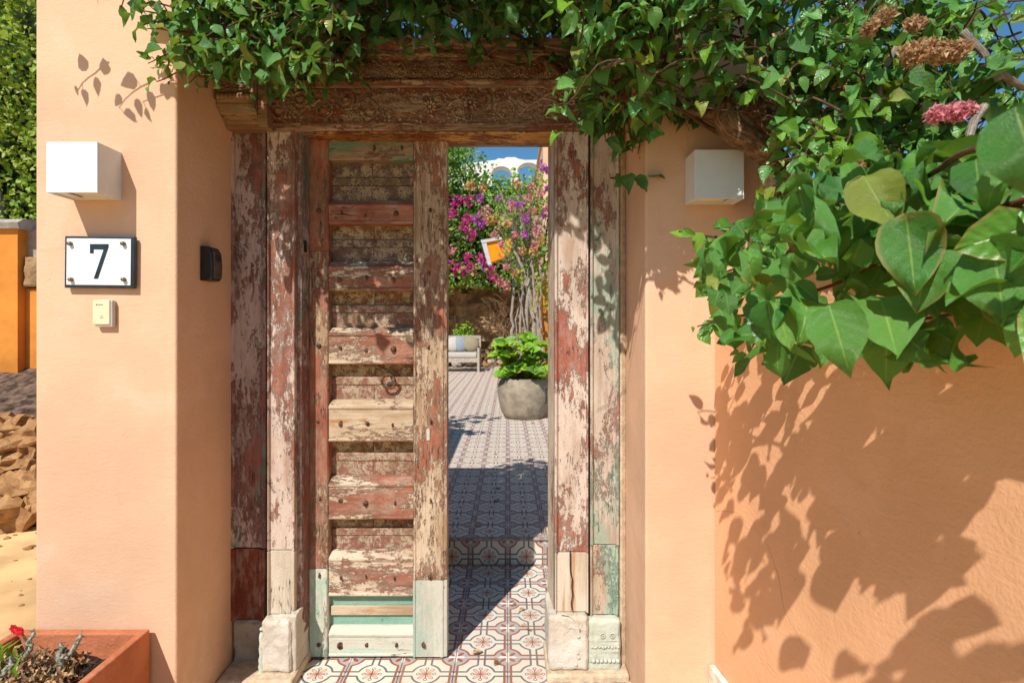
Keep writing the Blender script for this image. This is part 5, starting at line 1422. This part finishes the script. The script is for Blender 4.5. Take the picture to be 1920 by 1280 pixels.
# bougainvillea tree by the house
bt = thing('bougainvillea_tree', (.35, 8.4, .14), 'bougainvillea tree with many pale twisted stems and mixed flowers', 'bougainvillea')
stm = [((1003, 700), (1000, 600), (985, 520), (965, 470), 7.7, .040), ((990, 700), (988, 560), (1000, 480), (1010, 420), 7.7, .034), ((1012, 690), (1008, 600), (1003, 560), (998, 470), 7.6, .028),
       ((968, 700), (962, 640), (960, 580), (968, 500), 7.9, .030), ((980, 690), (975, 620), (980, 540), (975, 450), 7.8, .022), ((1018, 690), (1015, 620), (1012, 580), (1015, 500), 7.5, .020),
       ((995, 680), (982, 600), (978, 560), (992, 500), 7.6, .014), ((975, 690), (968, 600), (975, 560), (955, 480), 7.9, .014)]
for k, (*pp, d_, r_) in enumerate(stm):
    pts = smoothpath([at(x, y, d_) for x, y in pp], 6); pts[0].z = STEP_H
    pts = [p+Vector((mnoise.noise((i*.6, k*3, 0)), mnoise.noise((i*.6, k*3, 5)), 0))*.05 for i, p in enumerate(pts)]
    MB().tube(pts, [r_*(1-.5*i/len(pts)) for i in range(len(pts))], 8).build('trunk', M['palebark'], bt, smooth=True)
stems = []
for i in range(70):
    a = at(random.uniform(960, 1015), random.uniform(430, 520), 7.8); b = a+Vector((random.gauss(0, .25), random.gauss(0, .2), random.uniform(.1, .7)))
    stems.append((wobble(a, b, 4, .06, i), .006))
build_stems(stems, bt, M['palebark'], n=5)
ms = []
for i in range(110):
    px_ = random.gauss(988, 28); py_ = random.uniform(325, 520)
    ms.append((at(px_, py_, 8.0+random.uniform(-.4, .5)), random.uniform(.10, .2)))
for i in range(16): ms.append((at(random.gauss(1020, 8), random.uniform(440, 570), 7.6), random.uniform(.10, .2)))
L_ = clumps(ms, 480, .065); joined('leaf_mass', L_[::2], 'fargreen', bt); joined('leaf_mass', L_[1::2], 'hedge', bt)
for (px_, py_, mk, rad) in [(a_, b_, c_, d_*.62) for a_, b_, c_, d_ in [(1018, 311, 'purple', .09), (1026, 318, 'purple', .06), (1027, 352, 'purple', .05), (1012, 362, 'pink', .07), (990, 370, 'pink', .07), (975, 385, 'purple', .08), (985, 410, 'purple', .08), (1000, 395, 'pink', .08), (960, 385, 'pink', .06),
                            (1005, 430, 'pink', .09), (1015, 450, 'amber', .09), (1003, 460, 'pink', .07), (985, 440, 'purple', .07), (1000, 470, 'amber', .06), (980, 470, 'amber', .07), (1028, 390, 'pink', .06), (965, 440, 'pink', .07), (1033, 480, 'magenta', .04), (950, 500, 'pink', .07), (965, 510, 'amber', .06), (970, 345, 'amber', .07), (995, 350, 'pink', .06), (1020, 400, 'purple', .05), (950, 420, 'amber', .08), (940, 460, 'pink', .05)]]:
    o = bracts('flower_cluster', at(px_, py_, 7.45), rad, 26, mk, bt, .040)
    if o: del o['kind']
# bare shrub, small green shrubs
ds = thing('bare_shrub', (-.15, 13.5, .14), 'bare grey brown shrub of thin branches before the dark rock', 'shrub')
stems = []
for i in range(18):
    a = at(950+random.uniform(-8, 8), 640, 13.2); b = at(random.uniform(895, 965), random.uniform(548, 590), 13.2+random.uniform(-.4, .4))
    pts = wobble(a, b, 7, .22, i*2.3); stems.append((pts, [.016*(1-.7*k/7) for k in range(8)]))
build_stems(stems, ds, M['bark'], 'branches', n=5)
gs = thing('green_shrub', at(872, 630, 14.8), 'small bright green shrub behind the garden sofa', 'shrub')
joined('leaf_mass', clumps([(at(random.gauss(868, 10), random.uniform(612, 642), 14.9), random.uniform(.12, .22)) for _ in range(26)], 900, .06), 'potleaf', gs)
MB().tube([at(870, 655, 14.9), at(869, 630, 14.9)], .03, 6).build('stem', M['palebark'], gs)
# tree that shades the patio from behind the door
st = thing('patio_tree', (-1.9, 4.9, STEP_H), 'slim leafy tree behind the closed door, its shadow lying across the patio tiles', 'tree')
MB().tube([(-1.9, 4.7, STEP_H), (-1.85, 4.7, 1.2), (-1.7, 4.75, 2.3)], [.05, .04, .02], 8).build('trunk', M['palebark'], st, smooth=True)
ms = []
for i in range(15): ms.append(((random.gauss(-1.35, .2), random.uniform(3.9, 5.3), random.gauss(1.9, .22)), random.uniform(.1, .24)))
joined('leaf_mass', clumps(ms, 260, .14), 'fargreen', st)

# fallen leaves, bracts and grit
random.seed(77)
fl_ = [frame(Vector((random.uniform(-.9, .35), random.uniform(1.95, 2.8), .004)), Vector((random.uniform(-1, 1), random.uniform(-1, 1), .05)), Vector((random.gauss(0, .25), random.gauss(0, .25), 1)), random.uniform(.02, .04)) for _ in range(14)]
fl_ += [frame(Vector((random.uniform(-1, 1.0), random.uniform(2.9, 9), STEP_H+.006)), Vector((random.uniform(-1, 1), random.uniform(-1, 1), .05)), Vector((random.gauss(0, .25), random.gauss(0, .25), 1)), random.uniform(.03, .05)) for _ in range(60)]
fo = joined('fallen_leaves', fl_, 'dry', None); tag(fo, 'scattered dry leaves lying on the patterned tiles', 'leaf litter')
mb = MB()
for _ in range(260):
    x_ = random.uniform(-4.2, -1.5); y_ = random.uniform(2.3, 3.6); r_ = random.uniform(.006, .028)*(1 if y_ > 3.0 else .5)
    mb.blob((x_, y_, -.010), (r_, r_*.8, r_*.6), 1, jit=.6, seed=_)
mb.build('gravel', M['rock'], None, label='loose grit and pebbles on the sandy path below the stones', cat='gravel', kind='stuff')
